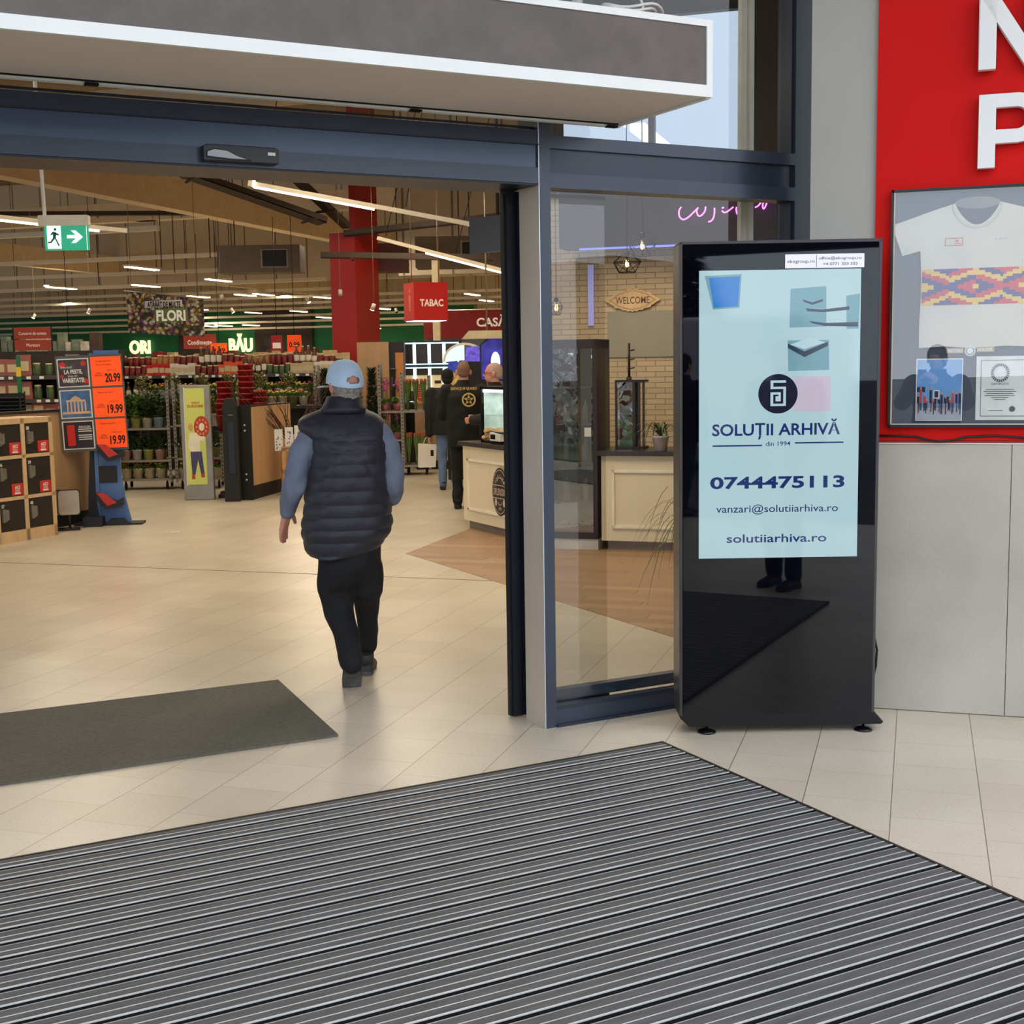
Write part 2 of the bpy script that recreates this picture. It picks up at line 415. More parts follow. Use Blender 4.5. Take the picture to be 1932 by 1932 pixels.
for a, b in (((0,0,3.42),(.05,.1,5.15)), ((L-.05,0,3.42),(L,.1,5.15)), ((1.13,0,3.42),(1.19,.1,5.15)), ((0,0,5.1),(L,.1,5.15)), ((0,0,3.42),(L,.1,3.46))): wi.b2(a, b)
o = wi.build('window_1', wf); place(o, uv(-3.8, 13.3), -45); struct(o)
p = MB().b2((.04,.045,3.45),(L-.04,.052,5.1)).build('window_1_pane', glass_mat('clerestory_glass', (.50,.53,.56), 1.0)); place(p, uv(-3.8, 13.3), -45); struct(p)
wall_uv('wall_cafe_side', -.46, 13.3, -.46, 6.95, 0, 8.2, grey_d, .12)

# ---------------------------------------------------------------- facade
FY = 5.147
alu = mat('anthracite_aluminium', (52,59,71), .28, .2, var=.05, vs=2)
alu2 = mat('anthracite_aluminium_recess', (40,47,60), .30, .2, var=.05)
taupe = mat('brushed_bronze_post', (184,172,158), .40, .1, var=.05, vs=2)
rub = mat('black_rubber_profile', (24,27,36), .4, .2)
hd = MB()
hd.b2((-1.9,FY,2.648),(2.848,FY+.22,2.706),3); hd.b2((-1.9,FY+.012,2.548),(2.848,FY+.22,2.644),1); hd.b2((-1.9,FY,2.478),(2.848,FY+.22,2.546))
hd.b2((-1.9,FY-.004,2.644),(2.848,FY+.02,2.649),2)
o = hd.build('trim_2', [alu, mat('anthracite_recess_lit', (66,78,98), .25, .2, var=.04), rub, mat('anthracite_top', (36,43,55), .35, .2)]); struct(o, 'anthracite header profile above the sliding door', 'door header')  # recess is a lighter aluminium copy, its reflected light put into the colour
o = MB().b2((-1.9,FY+.004,2.470),(2.84,FY+.30,2.477)).build('trim_3', rub); struct(o)
ps = MB(); ps.b2((2.848,FY,0),(2.906,FY+.19,4.5)); ps.b2((2.846,FY+.004,0),(2.849,FY+.186,2.48),1)
ps.b2((2.846,FY-.001,0),(2.850,FY+.004,4.5),2)
o = ps.build('trim_4', [alu, taupe, mat('bright_edge', (190,192,196), .3, .5)]); struct(o, 'upright mullion beside the sliding door', 'mullion')
fr = MB()
fr.b2((2.906,FY+.01,0),(4.29,FY+.12,.078)); fr.b2((2.906,FY-.012,0),(4.29,FY+.01,.012),1)
fr.b2((2.906,FY+.01,.078),(4.29,FY+.055,.098),1)
fr.b2((2.906,FY,2.462),(4.29,FY+.12,2.527)); fr.b2((2.906,FY+.02,2.527),(4.29,FY+.12,2.634),1); fr.b2((2.906,FY,2.634),(4.29,FY+.12,2.69))
fr.b2((4.29,FY,0),(4.39,FY+.14,4.5)); fr.b2((4.275,FY+.015,0),(4.29,FY+.1,4.5),1)
fr.b2((2.906,FY+.09,.098),(4.29,FY+.14,.15))
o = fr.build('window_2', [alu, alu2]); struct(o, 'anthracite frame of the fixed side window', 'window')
gl = glass_mat('facade_glass', (.95,.96,.96), 1.3, 1.5)
o = MB().b2((2.90,FY+.056,.09),(4.29,FY+.066,2.465)).build('window_2_pane', gl); struct(o)
o = MB().b2((2.90,FY+.056,2.685),(4.29,FY+.066,4.5)).build('window_3_pane', gl); struct(o)
o = MB().b2((-1.9,FY+.10,2.72),(2.85,FY+.11,4.5)).build('window_4_pane', gl); struct(o)
o = MB().b2((-1.9,FY+.05,2.72),(2.85,FY+.06,2.73)).build('trim_5', rub); struct(o)
# the open door leaf, parked behind the fixed pane
dl = MB(); dl.b2((2.80,5.37,.012),(2.845,5.43,2.47)); dl.b2((2.85,5.375,.012),(2.89,5.425,2.47)); dl.b2((2.845,5.38,.012),(2.85,5.42,2.47),1)
dl.b2((2.89,5.38,.012),(3.34,5.42,.10)); dl.b2((2.89,5.385,2.452),(3.34,5.415,2.47)); dl.b2((2.79,5.385,.012),(2.80,5.415,2.46),1)
o = dl.build('door_1', [rub, mat('seal_black', (12,12,14), .6)]); struct(o, 'open sliding door leaf parked behind the side window', 'door')
p = MB().b2((2.89,5.396,.10),(3.34,5.404,2.452)).build('door_1_pane', glass_mat('door_leaf_glass', (.92,.92,.90), 1.6, 1.5)); struct(p)
# lintel and walls of the facade beyond the frame
render = mat('grey_render', (168,165,156), .85, var=.06, vs=1.2, bump=.15, bs=120)
o = MB().b2((-45,FY,0),(-12,FY+.2,8.2)).b2((-12,FY,3.2),(-1.9,FY+.2,8.2)).b2((-1.98,FY,0),(-1.9,FY+.2,3.2)).b2((-1.9,FY,4.5),(4.39,FY+.2,8.2)).build('wall_front', render); struct(o)
wt = mat('cream_trim', (214,208,190), .6)
o = MB().b2((4.19,FY+.30,.1),(4.225,FY+.33,4.4)).b2((4.235,FY+.29,.1),(4.262,FY+.33,4.4)).build('trim_6', wt); struct(o)

# the angled side wall: render strip, red panel, concrete panels below
WR = uv(-.51, 6.401)
red = mat('red_wall_panel', (202,20,16), .6, ior=1.2, var=.05, vs=1.0)
conc = mat('concrete_panel', (172,164,152), .7, var=.10, vs=2.2, bump=.1, bs=60)
strip = mat('dark_joint', (70,66,60), .8)
w = MB(); w.b2((0,0,0),(2.9,.25,6.5)); o = w.build('wall_side', render); place(o, WR, -45); struct(o)
o = MB().b2((.298,-.018,1.300),(2.9,-.0005,6.5)).build('wall_side_red', red); place(o, WR, -45); struct(o, 'bright red wall panel beside the entrance', 'wall')
o = MB().b2((.20,-.016,.004),(.919,-.0005,1.282)).b2((.923,-.016,.004),(2.2,-.0005,1.282)).build('wall_side_concrete', conc); place(o, WR, -45); struct(o)
o = MB().b2((.20,-.020,1.283),(2.9,-.0005,1.289)).b2((.19,-.02,1.29),(2.9,-.002,1.299),1).build('trim_7', [wt, mat('red_edge', (130,22,22), .5)]); place(o, WR, -45); struct(o)
# porch roof
sof = mat('porch_soffit', (58,48,44), .8)
o = MB().b2((-9,2.6,4.85),(7,FY-.02,5.0)).build('ceiling_porch', sof); struct(o)
# signboard gantry added out of view: hides the sky in the totem's glass
gm_ = mat('added_gantry_dark', (40,40,44), .7)
gt = thing('added_gantry', 'dark signboard gantry on two posts, added outside to hide reflected sky', 'gantry', (-2.2,-4.2,0), 0)
MB().b2((0,-.15,2.86),(5.8,.15,4.2)).build('blocker', gm_, gt)
for x_ in (.1, 5.7): MB().cyl((x_,0,0),(x_,0,2.86),.08).build('post', gm_, gt)
# hall girders, trays, ducts
beam = mat('cream_girder', (226,204,168), .6, var=.06)
tray = mat('cable_tray_dark', (66,52,40), .6)
zinc = mat('zinc_duct', (116,104,90), .55, .3)
g = MB().b2((-.18,0,0),(.18,46,.62)); o = g.build('trim_8', beam); place(o, uv(-14.6, 12, 4.85), -45); struct(o)
g = MB().b2((-.18,0,0),(.18,46,.62)); o = g.build('trim_9', beam); place(o, uv(-27, 12, 4.9), -45); struct(o)
g = MB().b2((-.3,0,0),(.3,.35,.5)).b2((-16,.05,.0),(16,.4,.5)); o = g.build('trim_10', beam); place(o, uv(-20, 31, 5.6), -45); struct(o)
g = MB().b2((0,0,0),(26,.3,.45)); o = g.build('trim_11', beam); place(o, uv(-30, 20, 6.0), -45); struct(o)

# ================================================================ ENTRANCE THINGS
# scraper mat
railm = mat('mat_rail_edge', (190,190,188), .4, .1)
rib = mat('mat_ribbed_rubber', (80,79,78), .7, var=.22, vs=14, stretch=(.5,4,1), bump=.25, bs=90)
blk = mat('mat_gap', (12,12,13), .95, var=.3, vs=20)
mt = thing('entrance_mat', 'large ribbed grey scraper mat with bright metal rails in front of the doorway', 'mat', (-1.2, 1.35, 0))
WX, WY = 3.163+1.2, 4.653-1.35
b = MB(); b.b2((0,0,.001),(WX-.01,WY-.01,.0025)); b.build('mat_base', blk, mt)
b = MB(); per = .1025; y = WY-.012
while y > .02:
    for (d0, d1, z, mi) in ((.000,.0355,.0200,0),(.0357,.0385,.0212,1),(.0387,.0735,.0200,0),(.0737,.0790,.0230,1),(.0985,.1023,.0205,2)):
        y1 = y-d0; y0 = y-d1
        if y0 > 0: b.b2((.006,y0,z-.0035),(WX-.014,y1,z), mi); b.b2((.006,y0+.0012,.002),(WX-.014,y1-.0002,z-.0035), 3)
    y -= per
b.build('rails', [rib, railm, mat('mat_rail_dull', (150,148,146), .5, .1), blk], mt)
b = MB(); b.b2((WX-.012,-.0,.0),(WX,WY,.022)); b.b2((0,WY-.008,.0),(WX,WY,.022)); b.build('mat_frame', mat('mat_frame_dark', (52,46,40), .5, .4), mt)
# carpet runner
cp = NT('runner_pile', .95)
a1 = cp.noise(60, 3); a2 = cp.noise(2.0, 4)
cc = cp.mix(a1, lin((64,62,54)), lin((106,102,90))); cc = cp.mix(1.0, cc, cp.mix(a2, (.8,.8,.8), (1.15,1.13,1.08)), 'MULTIPLY')
cp.color(cc); cp.bump(a1, .6, .006)
cr = MB().prism([(2.048,6.678),(-1.4,6.80),(-1.5,5.62),(1.967,5.523)], 0.001, .012, axis='z').build('carpet_runner', cp.m)
tag(cr, 'plain dark grey carpet runner lying inside the doorway', 'carpet')

# hanging sign box above the door
cn = thing('hanging_sign_box', 'long grey box with white frame hanging above the doorway', 'sign box', (0,0,0))
wh = mat('white_coated_metal', (222,222,218), .45, var=.03)
felt = mat('grey_fascia_felt', (104,96,92), .95, var=.10, vs=9, bump=.35, bs=150)
und = mat('beige_underside', (214,202,188), .7, var=.05, vs=1.5)
y0, y1, x1, z0, z1 = 4.372, 5.085, 3.22, 2.736, 3.034
b = MB(); b.b2((-1.9,y0+.012,z0+.004),(x1-.004,y1-.004,z1-.004)); b.build('box_body', und, cn)
b = MB(); b.b2((-1.9,y0+.006,z0+.045),(x1-.03,y0+.014,z1-.025)); b.build('fascia_panel', felt, cn)
b = MB(); b.b2((-1.9,y0,z0),(x1,y0+.02,z0+.046)); b.b2((-1.9,y0,z1-.026),(x1,y0+.02,z1)); b.b2((x1-.028,y0,z0+.046),(x1,y0+.02,z1-.026))
b.b2((x1-.018,y0+.021,z0+.001),(x1,y1-.032,z1)); b.b2((-1.9,y1-.03,z0-.006),(x1,y1+.002,z0+.03)); b.b2((x1-.02,y0+.02,z0-.003),(x1,y1,z0+.02)); b.build('white_frame', wh, cn)
b = MB()
for x in (.93, 2.22, 3.17): b.box((x,y1-.03,z0-.007),(.05,.03,.008), 0)
b.b2((-1.9,y1-.055,z0-.002),(x1-.03,y1-.05,z0+.01)); b.build('seam_clips', blk, cn)
pp = MB().cyl((2.80,4.72,z1),(2.80,4.72,4.75),.022).cyl((2.80,4.72,z1),(2.80,4.72,z1+.02),.05).build('hanger_pipe', wh, cn)
ck = MB()
for k in range(6):
    r = .11+.012*(k % 3); pts = []
    for i in range(25):
        t = 2*pi*i/24; pts.append((2.90+.02*k+r*cos(t), 4.62+.7*r*sin(t), z1+.012+.012*k+.012*sin(3*t+k)))
    ck.tube(pts, .006, 6, caps=False)
ck.tube([(3.02,4.62,z1+.02),(3.06,4.63,z1+.10),(3.0,4.62,z1+.2),(2.97,4.6,z1+.6),(2.95,4.6,4.75)], .006, 6)
o = ck.build('cable_coil', mat('white_cable', (214,212,206), .5)); tag(o, 'coil of white cable lying on top of the hanging box', 'cable')

# automatic door sensor
sn = thing('door_sensor', 'small black motion sensor on the header above the doorway', 'sensor', (1.347, FY, 2.49))
b = MB(); pr = [(0,0),(.30,0),(.30,.055),(.285,.062),(.015,.062),(0,.055)]
b.prism(pr, -.045, 0); b.build('sensor_body', mat('sensor_black', (28,29,32), .35), sn, bevel=.003)
b = MB(); b.prism([(.01,.012),(.10,.006),(.19,.006),(.13,.022),(.09,.040),(.04,.044),(.012,.034)], -.056, -.04); b.build('sensor_lens', mat('sensor_gloss', (16,17,20), .08, ior=2.0), sn, bevel=.003)
b = MB(); b.b2((.255,-.0475,.030),(.285,-.045,.042)); b.build('badge', wh, sn)

# ---------------------------------------------------------------- advertising totem
kx = thing('advertising_totem', 'tall black digital advertising totem with a lit screen beside the side window', 'totem', (3.44,4.698,0), -27.6)
kb = mat('totem_black', (9,10,15), .25, .0, ior=1.45)
kg = mat('totem_glass_black', (5,6,12), .015, ior=1.46, var=0.0)
ks = mat('totem_side', (74,70,72), .35, .5)
b = MB(); b.b2((-.125,.006,.10),(.752,.20,2.198)); b.build('housing', kb, kx, bevel=.004)
b = MB(); b.rbox((-.128,.0,.085),(-.112,.215,2.203), .004, axis='y'); b.b2((.742,.0,.085),(.757,.215,2.203)); b.b2((-.128,.0,2.190),(.757,.215,2.203)); b.build('side_trims', ks, kx, bevel=.003)
FZ = .089
b = MB(); b.b2((-.112,-.004,.092),(.742,.006,2.190)); b.build('front_glass', kg, kx)
# base with its flared foot plate
b = MB(); b.prism([(-.112,.095),(.757,.095),(.800,.045),(.790,.034),(-.085,.034),(-.126,.075)], .0, .22); b.build('base_plinth', kb, kx, bevel=.004)
for i, (fx, fy) in enumerate(((0.0,.03),(.715,.03),(0.0,.19),(.715,.19))):
    b = MB(); b.lathe([(.006,.036),(.006,.018),(.020,.016),(.040,.008),(.043,.0),(.0,.0)][::-1], (fx,fy,0), 20); b.build('levelling_foot', kb, kx)
# screen
def scrm(name, rgb, e=.82): return mat(name, rgb, .05, emit=e, var=0.0, ior=1.6)
def tune_screen(m):
    m.node_tree.nodes['Principled BSDF'].inputs['Base Color'].default_value = (.01,.01,.01,1)
    for l_ in list(m.node_tree.links):
        if l_.to_socket.name == 'Base Color': m.node_tree.links.remove(l_)
    return m
scb = NT('screen_picture', .05); scb.b.inputs['IOR'].default_value = 1.6
cz = scb.mix(scb.noise(2.2, 2), lin((176,214,226)), lin((198,228,232)))
scb.l.new(cz, scb.b.inputs['Emission Color']); scb.b.inputs['Emission Strength'].default_value = .78; scb.b.inputs['Base Color'].default_value = (.01,.01,.01,1)
sx0, sx1, sz0, sz1 = -.042, .665, .808, 2.077
b = MB(); b.b2((sx0,-.0052,sz0),(sx1,-.004,sz1)); sc_o = b.build('screen', scb.m, kx)
navy = tune_screen(scrm('screen_navy', (16,44,112))); dk = tune_screen(scrm('screen_logo_dark', (18,20,48))); pale = tune_screen(scrm('screen_pale', (190,222,232)))
blu = tune_screen(scrm('screen_blue', (24,126,214))); grayb = tune_screen(scrm('screen_slate', (120,168,184))); ink = tune_screen(scrm('screen_ink', (44,66,84))); pink_s = tune_screen(scrm('screen_rose', (206,196,214)))
def P(px, py):  # totem layout: screen fractions (0..1 across, 0..1 down) to local metres
    return (sx0+(sx1-sx0)*px, sz1-(sz1-sz0)*py)
def sq(b, pts, y=-.0062, mi=0):
    q = [P(*p) for p in pts]; b.add([(x, y, z) for x, z in q], [tuple(range(len(q)))], mi)
b = MB()
sq(b, [(.035,.018),(.262,.013),(.25,.128),(.085,.132)], -.0056, 1); sq(b, [(.06,.024),(.252,.020),(.24,.122),(.09,.127)], -.0060, 0)
b.build('blue_picture', [blu, grayb], sc_o)
b = MB()
sq(b, [(.565,.066),(.785,.058),(.788,.196),(.56,.198)], -.0058, 0); sq(b, [(.55,.242),(.805,.242),(.81,.345),(.555,.347)], -.0058, 0); sq(b, [(.91,.092),(.995,.085),(.99,.205),(.915,.205)], -.0058, 0)
sq(b, [(.636,.102),(.70,.113),(.765,.102),(.765,.110),(.70,.121),(.65,.111)], -.0064, 1)
sq(b, [(.66,.133),(.76,.138),(.93,.128),(.93,.140),(.77,.147),(.67,.143)], -.0064, 1)
sq(b, [(.68,.176),(.78,.184),(.985,.182),(.985,.198),(.78,.194),(.70,.184)], -.0064, 1)
sq(b, [(.55,.252),(.655,.280),(.80,.248),(.80,.262),(.655,.300),(.552,.268)], -.0064, 1)
sq(b, [(.565,.256),(.655,.272),(.785,.250),(.68,.234)], -.0066, 2)
b.build('document_pictures', [grayb, ink, pale], sc_o)
b = MB(); sq(b, [(.593,.367),(.82,.367),(.82,.488),(.593,.488)], -.0058); b.build('rose_picture', pink_s, sc_o)
lc = P(.492,.425); R_ = .0868
b = MB(); b.add([(lc[0]+R_*cos(2*pi*i/48), -.0070, lc[1]+R_*sin(2*pi*i/48)) for i in range(48)], [tuple(range(48))]); b.build('logo_disc', dk, sc_o)
b = MB()
def lb(x0, z0, x1, z1): b.b2((lc[0]+x0*R_,-.0078,lc[1]+z0*R_),(lc[0]+x1*R_,-.0072,lc[1]+z1*R_))
for q in ((-.38,.56,.40,.68),(-.38,.24,-.24,.68),(-.38,.24,.40,.36),(.27,-.62,.40,.36),(-.38,-.62,.40,-.50),(-.38,-.62,-.24,.02),(-.38,-.04,.14,.08),(.02,-.38,.14,.08),(-.12,-.38,.14,-.28),(-.12,-.38,0,-.14),(-.12,-.22,.14,-.12)): lb(*q)
b.build('logo_mark', pale, sc_o)
b = MB()
b.text('SOLUȚII ARHIVĂ', (P(.482,.548)[0], -.0072, P(.5,.548)[1]), .050, .565, bold=.022)
b.build('company_name', navy, sc_o)
b = MB()
b.b2((P(.085,0)[0],-.0074,P(0,.601)[1]),(P(.395,0)[0],-.0070,P(0,.606)[1])); b.b2((P(.60,0)[0],-.0074,P(0,.594)[1]),(P(.905,0)[0],-.0070,P(0,.599)[1]))
b.text('din 1994', (P(.495,0)[0],-.0072,P(0,.598)[1]), .020, .108, bold=.006); b.build('since_line', navy, sc_o)
b = MB(); b.text('0744475113', (P(.492,0)[0],-.0072,P(0,.733)[1]), .050, .597, bold=.03); b.build('phone_number', navy, sc_o)
b = MB(); b.text('vanzari@solutiiarhiva.ro', (P(.492,0)[0],-.0072,P(0,.825)[1]), .033, .542, bold=.004); b.build('mail_address', navy, sc_o)
b = MB(); b.text('solutiiarhiva.ro', (P(.49,0)[0],-.0072,P(0,.930)[1]), .037, .445, bold=.012); b.build('web_address', navy, sc_o)
# sticker above the screen
b = MB(); b.b2((.333,-.0056,2.082),(.678,-.0042,2.142),0); st = b.build('sticker', mat('sticker_white', (236,232,234), .5, var=.02), kx)
b = MB(); gk = mat('sticker_print', (70,66,70), .6)
b.text('ekogroup.ro', (.402,-.0062,2.112), .014, .118); b.text('office@ekogroup.ro', (.573,-.0062,2.124), .012, .186); b.text('+4 0771 303 303', (.573,-.0062,2.099), .013, .150)
b.b2((.4685,-.0062,2.086),(.4705,-.0057,2.138)); b.build('sticker_print', gk, st)
# thin drawn reflection rail on the glass is left to the sky; mains lead
b = MB(); b.tube([(.755,.12,.47),(.785,.13,.42),(.803,.14,.35),(.80,.14,.27),(.78,.13,.20),(.755,.12,.13)], .0055, 8)
b.build('power_lead', kb, kx)

# ---------------------------------------------------------------- letters on the red wall
def wl(x, z, y=0): return (x, y, z)
lw = mat('letter_white', (226,224,220), .45, var=.02)
def wall_letter(ch, label, x0, z0, polys):
    t = thing('wall_letter', label, 'letter', uv(-.51, 6.401), -45, 'raised white letters on the red wall')
    b = MB()
    for pl in polys: b.prism([(x0+px, z0+pz) for px, pz in pl], -.075, -.035)
    b.build('letter_'+ch, lw, t, bevel=.0015)
    b = MB()
    for dz in (.06,.26): b.cyl((x0+.035,-.036,z0+dz),(x0+.035,-.018,z0+dz), .008)
    b.build('standoff_pins', mat('pin_metal', (150,150,150), .4, .7), t)
wall_letter('n', 'raised white letter N high on the red wall', .731, 2.953, [[(0,0),(.073,0),(.073,.32),(0,.32)],[(.20,0),(.273,0),(.273,.32),(.20,.32)],[(0,.32),(.075,.32),(.273,0),(.198,0)]])
t = [(0,0),(.073,0),(.073,.105)]; 
arc_o = [(.165+.098*cos(a), .2125+.1075*sin(a)) for a in [radians(-90+180*i/12) for i in range(13)]]
arc_i = [(.160+.045*cos(a), .2125+.048*sin(a)) for a in [radians(90-180*i/12) for i in range(13)]]
outer = [(.073,.105)]+arc_o+[(0,.32),(0,0),(.073,0)]
wall_letter('p', 'raised white letter P on the red wall below the letter N', .7375, 2.525,
            [[(0,0),(.073,0),(.073,.32),(0,.32)],
             ] + [[arc_o[i], arc_o[i+1], arc_i[11-i], arc_i[12-i]] for i in range(12)] + [[(.07,.105),arc_o[0],arc_i[12],(.07,.1645)],[(.07,.2605),arc_i[0],arc_o[12],(.07,.32)]])

# ---------------------------------------------------------------- framed shirt
fd = thing('framed_display', 'large black framed display case with a cream shirt on the red wall', 'picture frame', uv(-.51, 6.401), -45)
x0 = .369; fb = mat('frame_black', (26,24,24), .35, .2)
b = MB(); X0, X1, Z0, Z1 = x0, x0+1.06, 1.363, 2.452
b.b2((X0,-.052,Z0),(X0+.012,-.019,Z1)); b.b2((X1-.012,-.052,Z0),(X1,-.019,Z1)); b.b2((X0,-.052,Z0),(X1,-.019,Z0+.012)); b.b2((X0,-.052,Z1-.012),(X1,-.019,Z1)); b.build('frame', fb, fd)
b = MB(); b.b2((X0+.012,-.049,Z0+.012),(X0+.018,-.03,Z1-.012)); b.b2((X0+.012,-.049,Z0+.012),(X1,-.03,Z0+.017)); b.build('inner_lip', mat('lip_cream', (196,186,166), .5), fd)
b = MB(); b.b2((X0+.01,-.024,Z0+.01),(X1-.01,-.020,Z1-.01)); b.build('backing_board', mat('board_slate', (74,80,90), .8, var=.05), fd)
b = MB(); b.b2((X0+.010,-.0465,Z0+.010),(X1-.010,-.044,Z1-.010)); b.build('front_glass', glass_mat('display_glass', (.97,.97,.97), 3.2, 1.5), fd)
def D_(cx, cy): return (.2784+.0006095*cx, 2.493-.000654*cy)   # sketch units of the case to metres
sh = [(605,172),(560,185),(450,215),(300,262),(172,300),(180,370),(205,440),(235,520),(300,505),(365,490),(372,620),(375,800),(368,960),(366,1060),(368,1168),(560,1160),(765,1175),(980,1165),(1165,1168)]
rt = [(1530-x, y) for x, y in sh[:-5][::-1]]
outl = sh+[(p[0], p[1]) for p in rt[0:0]]
left = sh[:15]; right = [(1530-x, y) for x, y in left[::-1]]
neck = [(925-320*(i/12)**1.0, 172+150*sin(pi*i/12)**.8) for i in range(13)]
pts = left+[(560,1158),(765,1176),(980,1160)]+right+neck[1:-1]
b = MB(); b.prism([D_(*p) for p in pts], -.032, -.026); shirt = b.build('shirt', mat('shirt_cream', (206,202,188), .85, var=.05, vs=5, bump=.35, bs=9), fd)
b = MB(); ri = [(765+165*cos(a), 178+150*sin(a)) for a in [pi-pi*i/16 for i in range(17)]]; ro = [(765+178*cos(a), 178+166*sin(a)) for a in [pi-pi*i/16 for i in range(17)]]
for i in range(16): b.prism([D_(*ri[i]), D_(*ri[i+1]), D_(*ro[i+1]), D_(*ro[i])], -.035, -.031)
b.build('collar', mat('shirt_collar', (194,190,176), .85), shirt)
b = MB(); b.prism([D_(765+162*cos(a), 172+42*sin(a)) for a in [2*pi*i/16 for i in range(16)]], -.0255, -.0245); b.build('shirt_back', mat('shirt_inner', (128,130,126), .85), shirt)
b = MB()
b.text('K', (D_(632,0)[0],-.0338,D_(0,430)[1]), .011, .013, mi=0, bold=.03)
for (u0,u1,v0,v1) in ((540,668,408,412),(540,668,458,462),(540,543,408,462),(664,668,408,462),(612,614,408,462),(618,655,447,451)):
    a = D_(u0,v1); c = D_(u1,v0); b.b2((a[0],-.0336,a[1]),(c[0],-.0326,c[1]))
b.build('chest_logo', mat('logo_red', (190,28,40), .6), shirt)
b = MB(); b.text('K', (D_(900,0)[0],-.0338,D_(0,425)[1]), .008, .010, shear=.4); b.text('ASOCIATIE', (D_(950,0)[0],-.0338,D_(0,425)[1]), .006, .034); b.build('sleeve_print', mat('print_grey', (120,124,130), .7), shirt)
# stepped folk band
yel = mat('folk_yellow', (222,186,70), .8); fbl = mat('folk_blue', (46,44,120), .8); frd = mat('folk_red', (196,32,50), .8)
NX, NZ = 36, 16
b = MB()
for i in range(NX):
    for j in range(NZ):
        ph = (i*1.0+ (abs(j-7.5)*2.2 if (i//9) % 2 == 0 else -abs(j-7.5)*2.2)) / 5.0
        mi = int(math.floor(ph)) % 3
        a = D_(380+i*(770/NX), 620+(j+1)*(250/NZ)); c = D_(380+(i+1)*(770/NX), 620+j*(250/NZ))
        b.quad((a[0],-.0335,a[1]),(c[0],-.0335,a[1]),(c[0],-.0335,c[1]),(a[0],-.0335,c[1]), mi)
b.build('folk_band', [yel, fbl, frd], shirt)
# photograph in the case
b = MB()
def rc(b, u0, v0, u1, v1, y, mi=0):
    a = D_(u0,v1); c = D_(u1,v0); b.b2((a[0],y,a[1]),(c[0],y+.0008,c[1]), mi)
rc(b, 352,1243,690,1683,-.030,0); rc(b, 360,1251,684,1620,-.0312,1); rc(b, 360,1590,684,1676,-.0320,2)
pho = b.build('group_photo', [mat('photo_white', (232,232,230), .5), mat('photo_sky', (104,156,206), .5, var=.15, vs=4), mat('photo_paving', (176,182,190), .5)], fd)
b = MB(); random.seed(3)
for k in range(15):
    cx = 372+k*21+random.uniform(-5,5); top = random.uniform(1440,1530); 
    rc(b, cx-8,top+22,cx+9,1560,-.0328,random.choice((0,0,0,1))); rc(b, cx-7,1555,cx-1,random.uniform(1600,1640),-.0328,random.choice((0,2))); rc(b, cx+1,1555,cx+7,random.uniform(1600,1640),-.0328,0); 
    p = D_(cx, top+12); b.ell((p[0],-.0326,p[1]),(.0045,.001,.0065),8,6,2)
rc(b, 480,1465,524,1525,-.0336,3); rc(b, 488,1473,516,1517,-.0342,0); rc(b, 360,1442,420,1478,-.0322,0)
b.build('photo_people', [mat('photo_dark', (36,40,66), .6), mat('photo_red', (190,80,70), .6), mat('photo_skin', (196,150,128), .6), mat('photo_cert', (224,222,216), .6)], pho)
# certificate
b = MB(); rc(b, 785,1232,1290,1678,-.030,0)
for q in ((818,1258,1256,1262),(818,1648,1256,1652),(818,1258,822,1652),(1252,1258,1256,1652)): rc(b, *q, -.0310, 1)
cert = b.build('certificate', [mat('paper_white', (222,222,216), .7), mat('print_dark', (76,78,84), .7)], fd)
b = MB()
for k in range(24):
    a0 = 2*pi*k/24; a1 = a0+2*pi/24*.7
    qd = [D_(955+r*cos(a), 1348+r*sin(a)) for r, a in ((46,a0),(66,a0),(66,a1),(46,a1))]
    b.prism(qd, -.0318, -.0308)
b.text('CERTIFICATE', (D_(955,0)[0],-.0316,D_(0,1425)[1]), .010, .076)
for k, w_ in enumerate((200,230,190,215,120,80)): rc(b, 955-w_/2,1462+k*14,955+w_/2,1466+k*14,-.0316)
rc(b, 880,1610,980,1613,-.0316); c0 = D_(1045,1600)
b.add([(c0[0]+.013*cos(a), -.0318, c0[1]+.013*sin(a)) for a in [2*pi*i/20 for i in range(20)]], [tuple(range(20))])
b.build('certificate_print', mat('print_dark2', (84,88,92), .7), cert)
b = MB(); gold = mat('badge_gold', (176,152,112), .5, .3)
rc(b, 568,1172,690,1208,-.034); rc(b, 785,1166,908,1202,-.034); bd = b.build('record_badge', gold, fd)
b = MB(); b.text('RECORD', (D_(632,0)[0],-.0352,D_(0,1190)[1]), .013, .062, bold=.02); b.text('HOLDER', (D_(842,0)[0],-.0352,D_(0,1184)[1]), .013, .066, bold=.02); b.build('badge_words', wh, bd)
b = MB(); c0 = D_(737,1193)
for k in range(20):
    a0 = 2*pi*k/20; a1 = a0+2*pi/20*.75
    b.prism([(c0[0]+r*cos(a), c0[1]+r*sin(a)) for r, a in ((.017,a0),(.0245,a0),(.0245,a1),(.017,a1))], -.0365, -.0355)
b.add([(c0[0]+.014*cos(a), -.0362, c0[1]+.014*sin(a)) for a in [2*pi*i/20 for i in range(20)]], [tuple(range(20))]); b.build('badge_ring', wh, bd)
# cable clipped along the foot of the red panel
b = MB(); b.tube([(.30,-.027,1.322),(.42,-.027,1.322),(.50,-.027,1.318),(.55,-.032,1.305),(.60,-.036,1.297),(.66,-.032,1.303),(.72,-.027,1.318),(.85,-.027,1.324),(1.0,-.027,1.312),(1.3,-.027,1.31)], .005, 8)
o = b.build('black_cable', mat('cable_black', (20,20,20), .5)); place(o, uv(-.51, 6.401), -45); tag(o, 'thin black cable sagging under the framed shirt', 'cable')

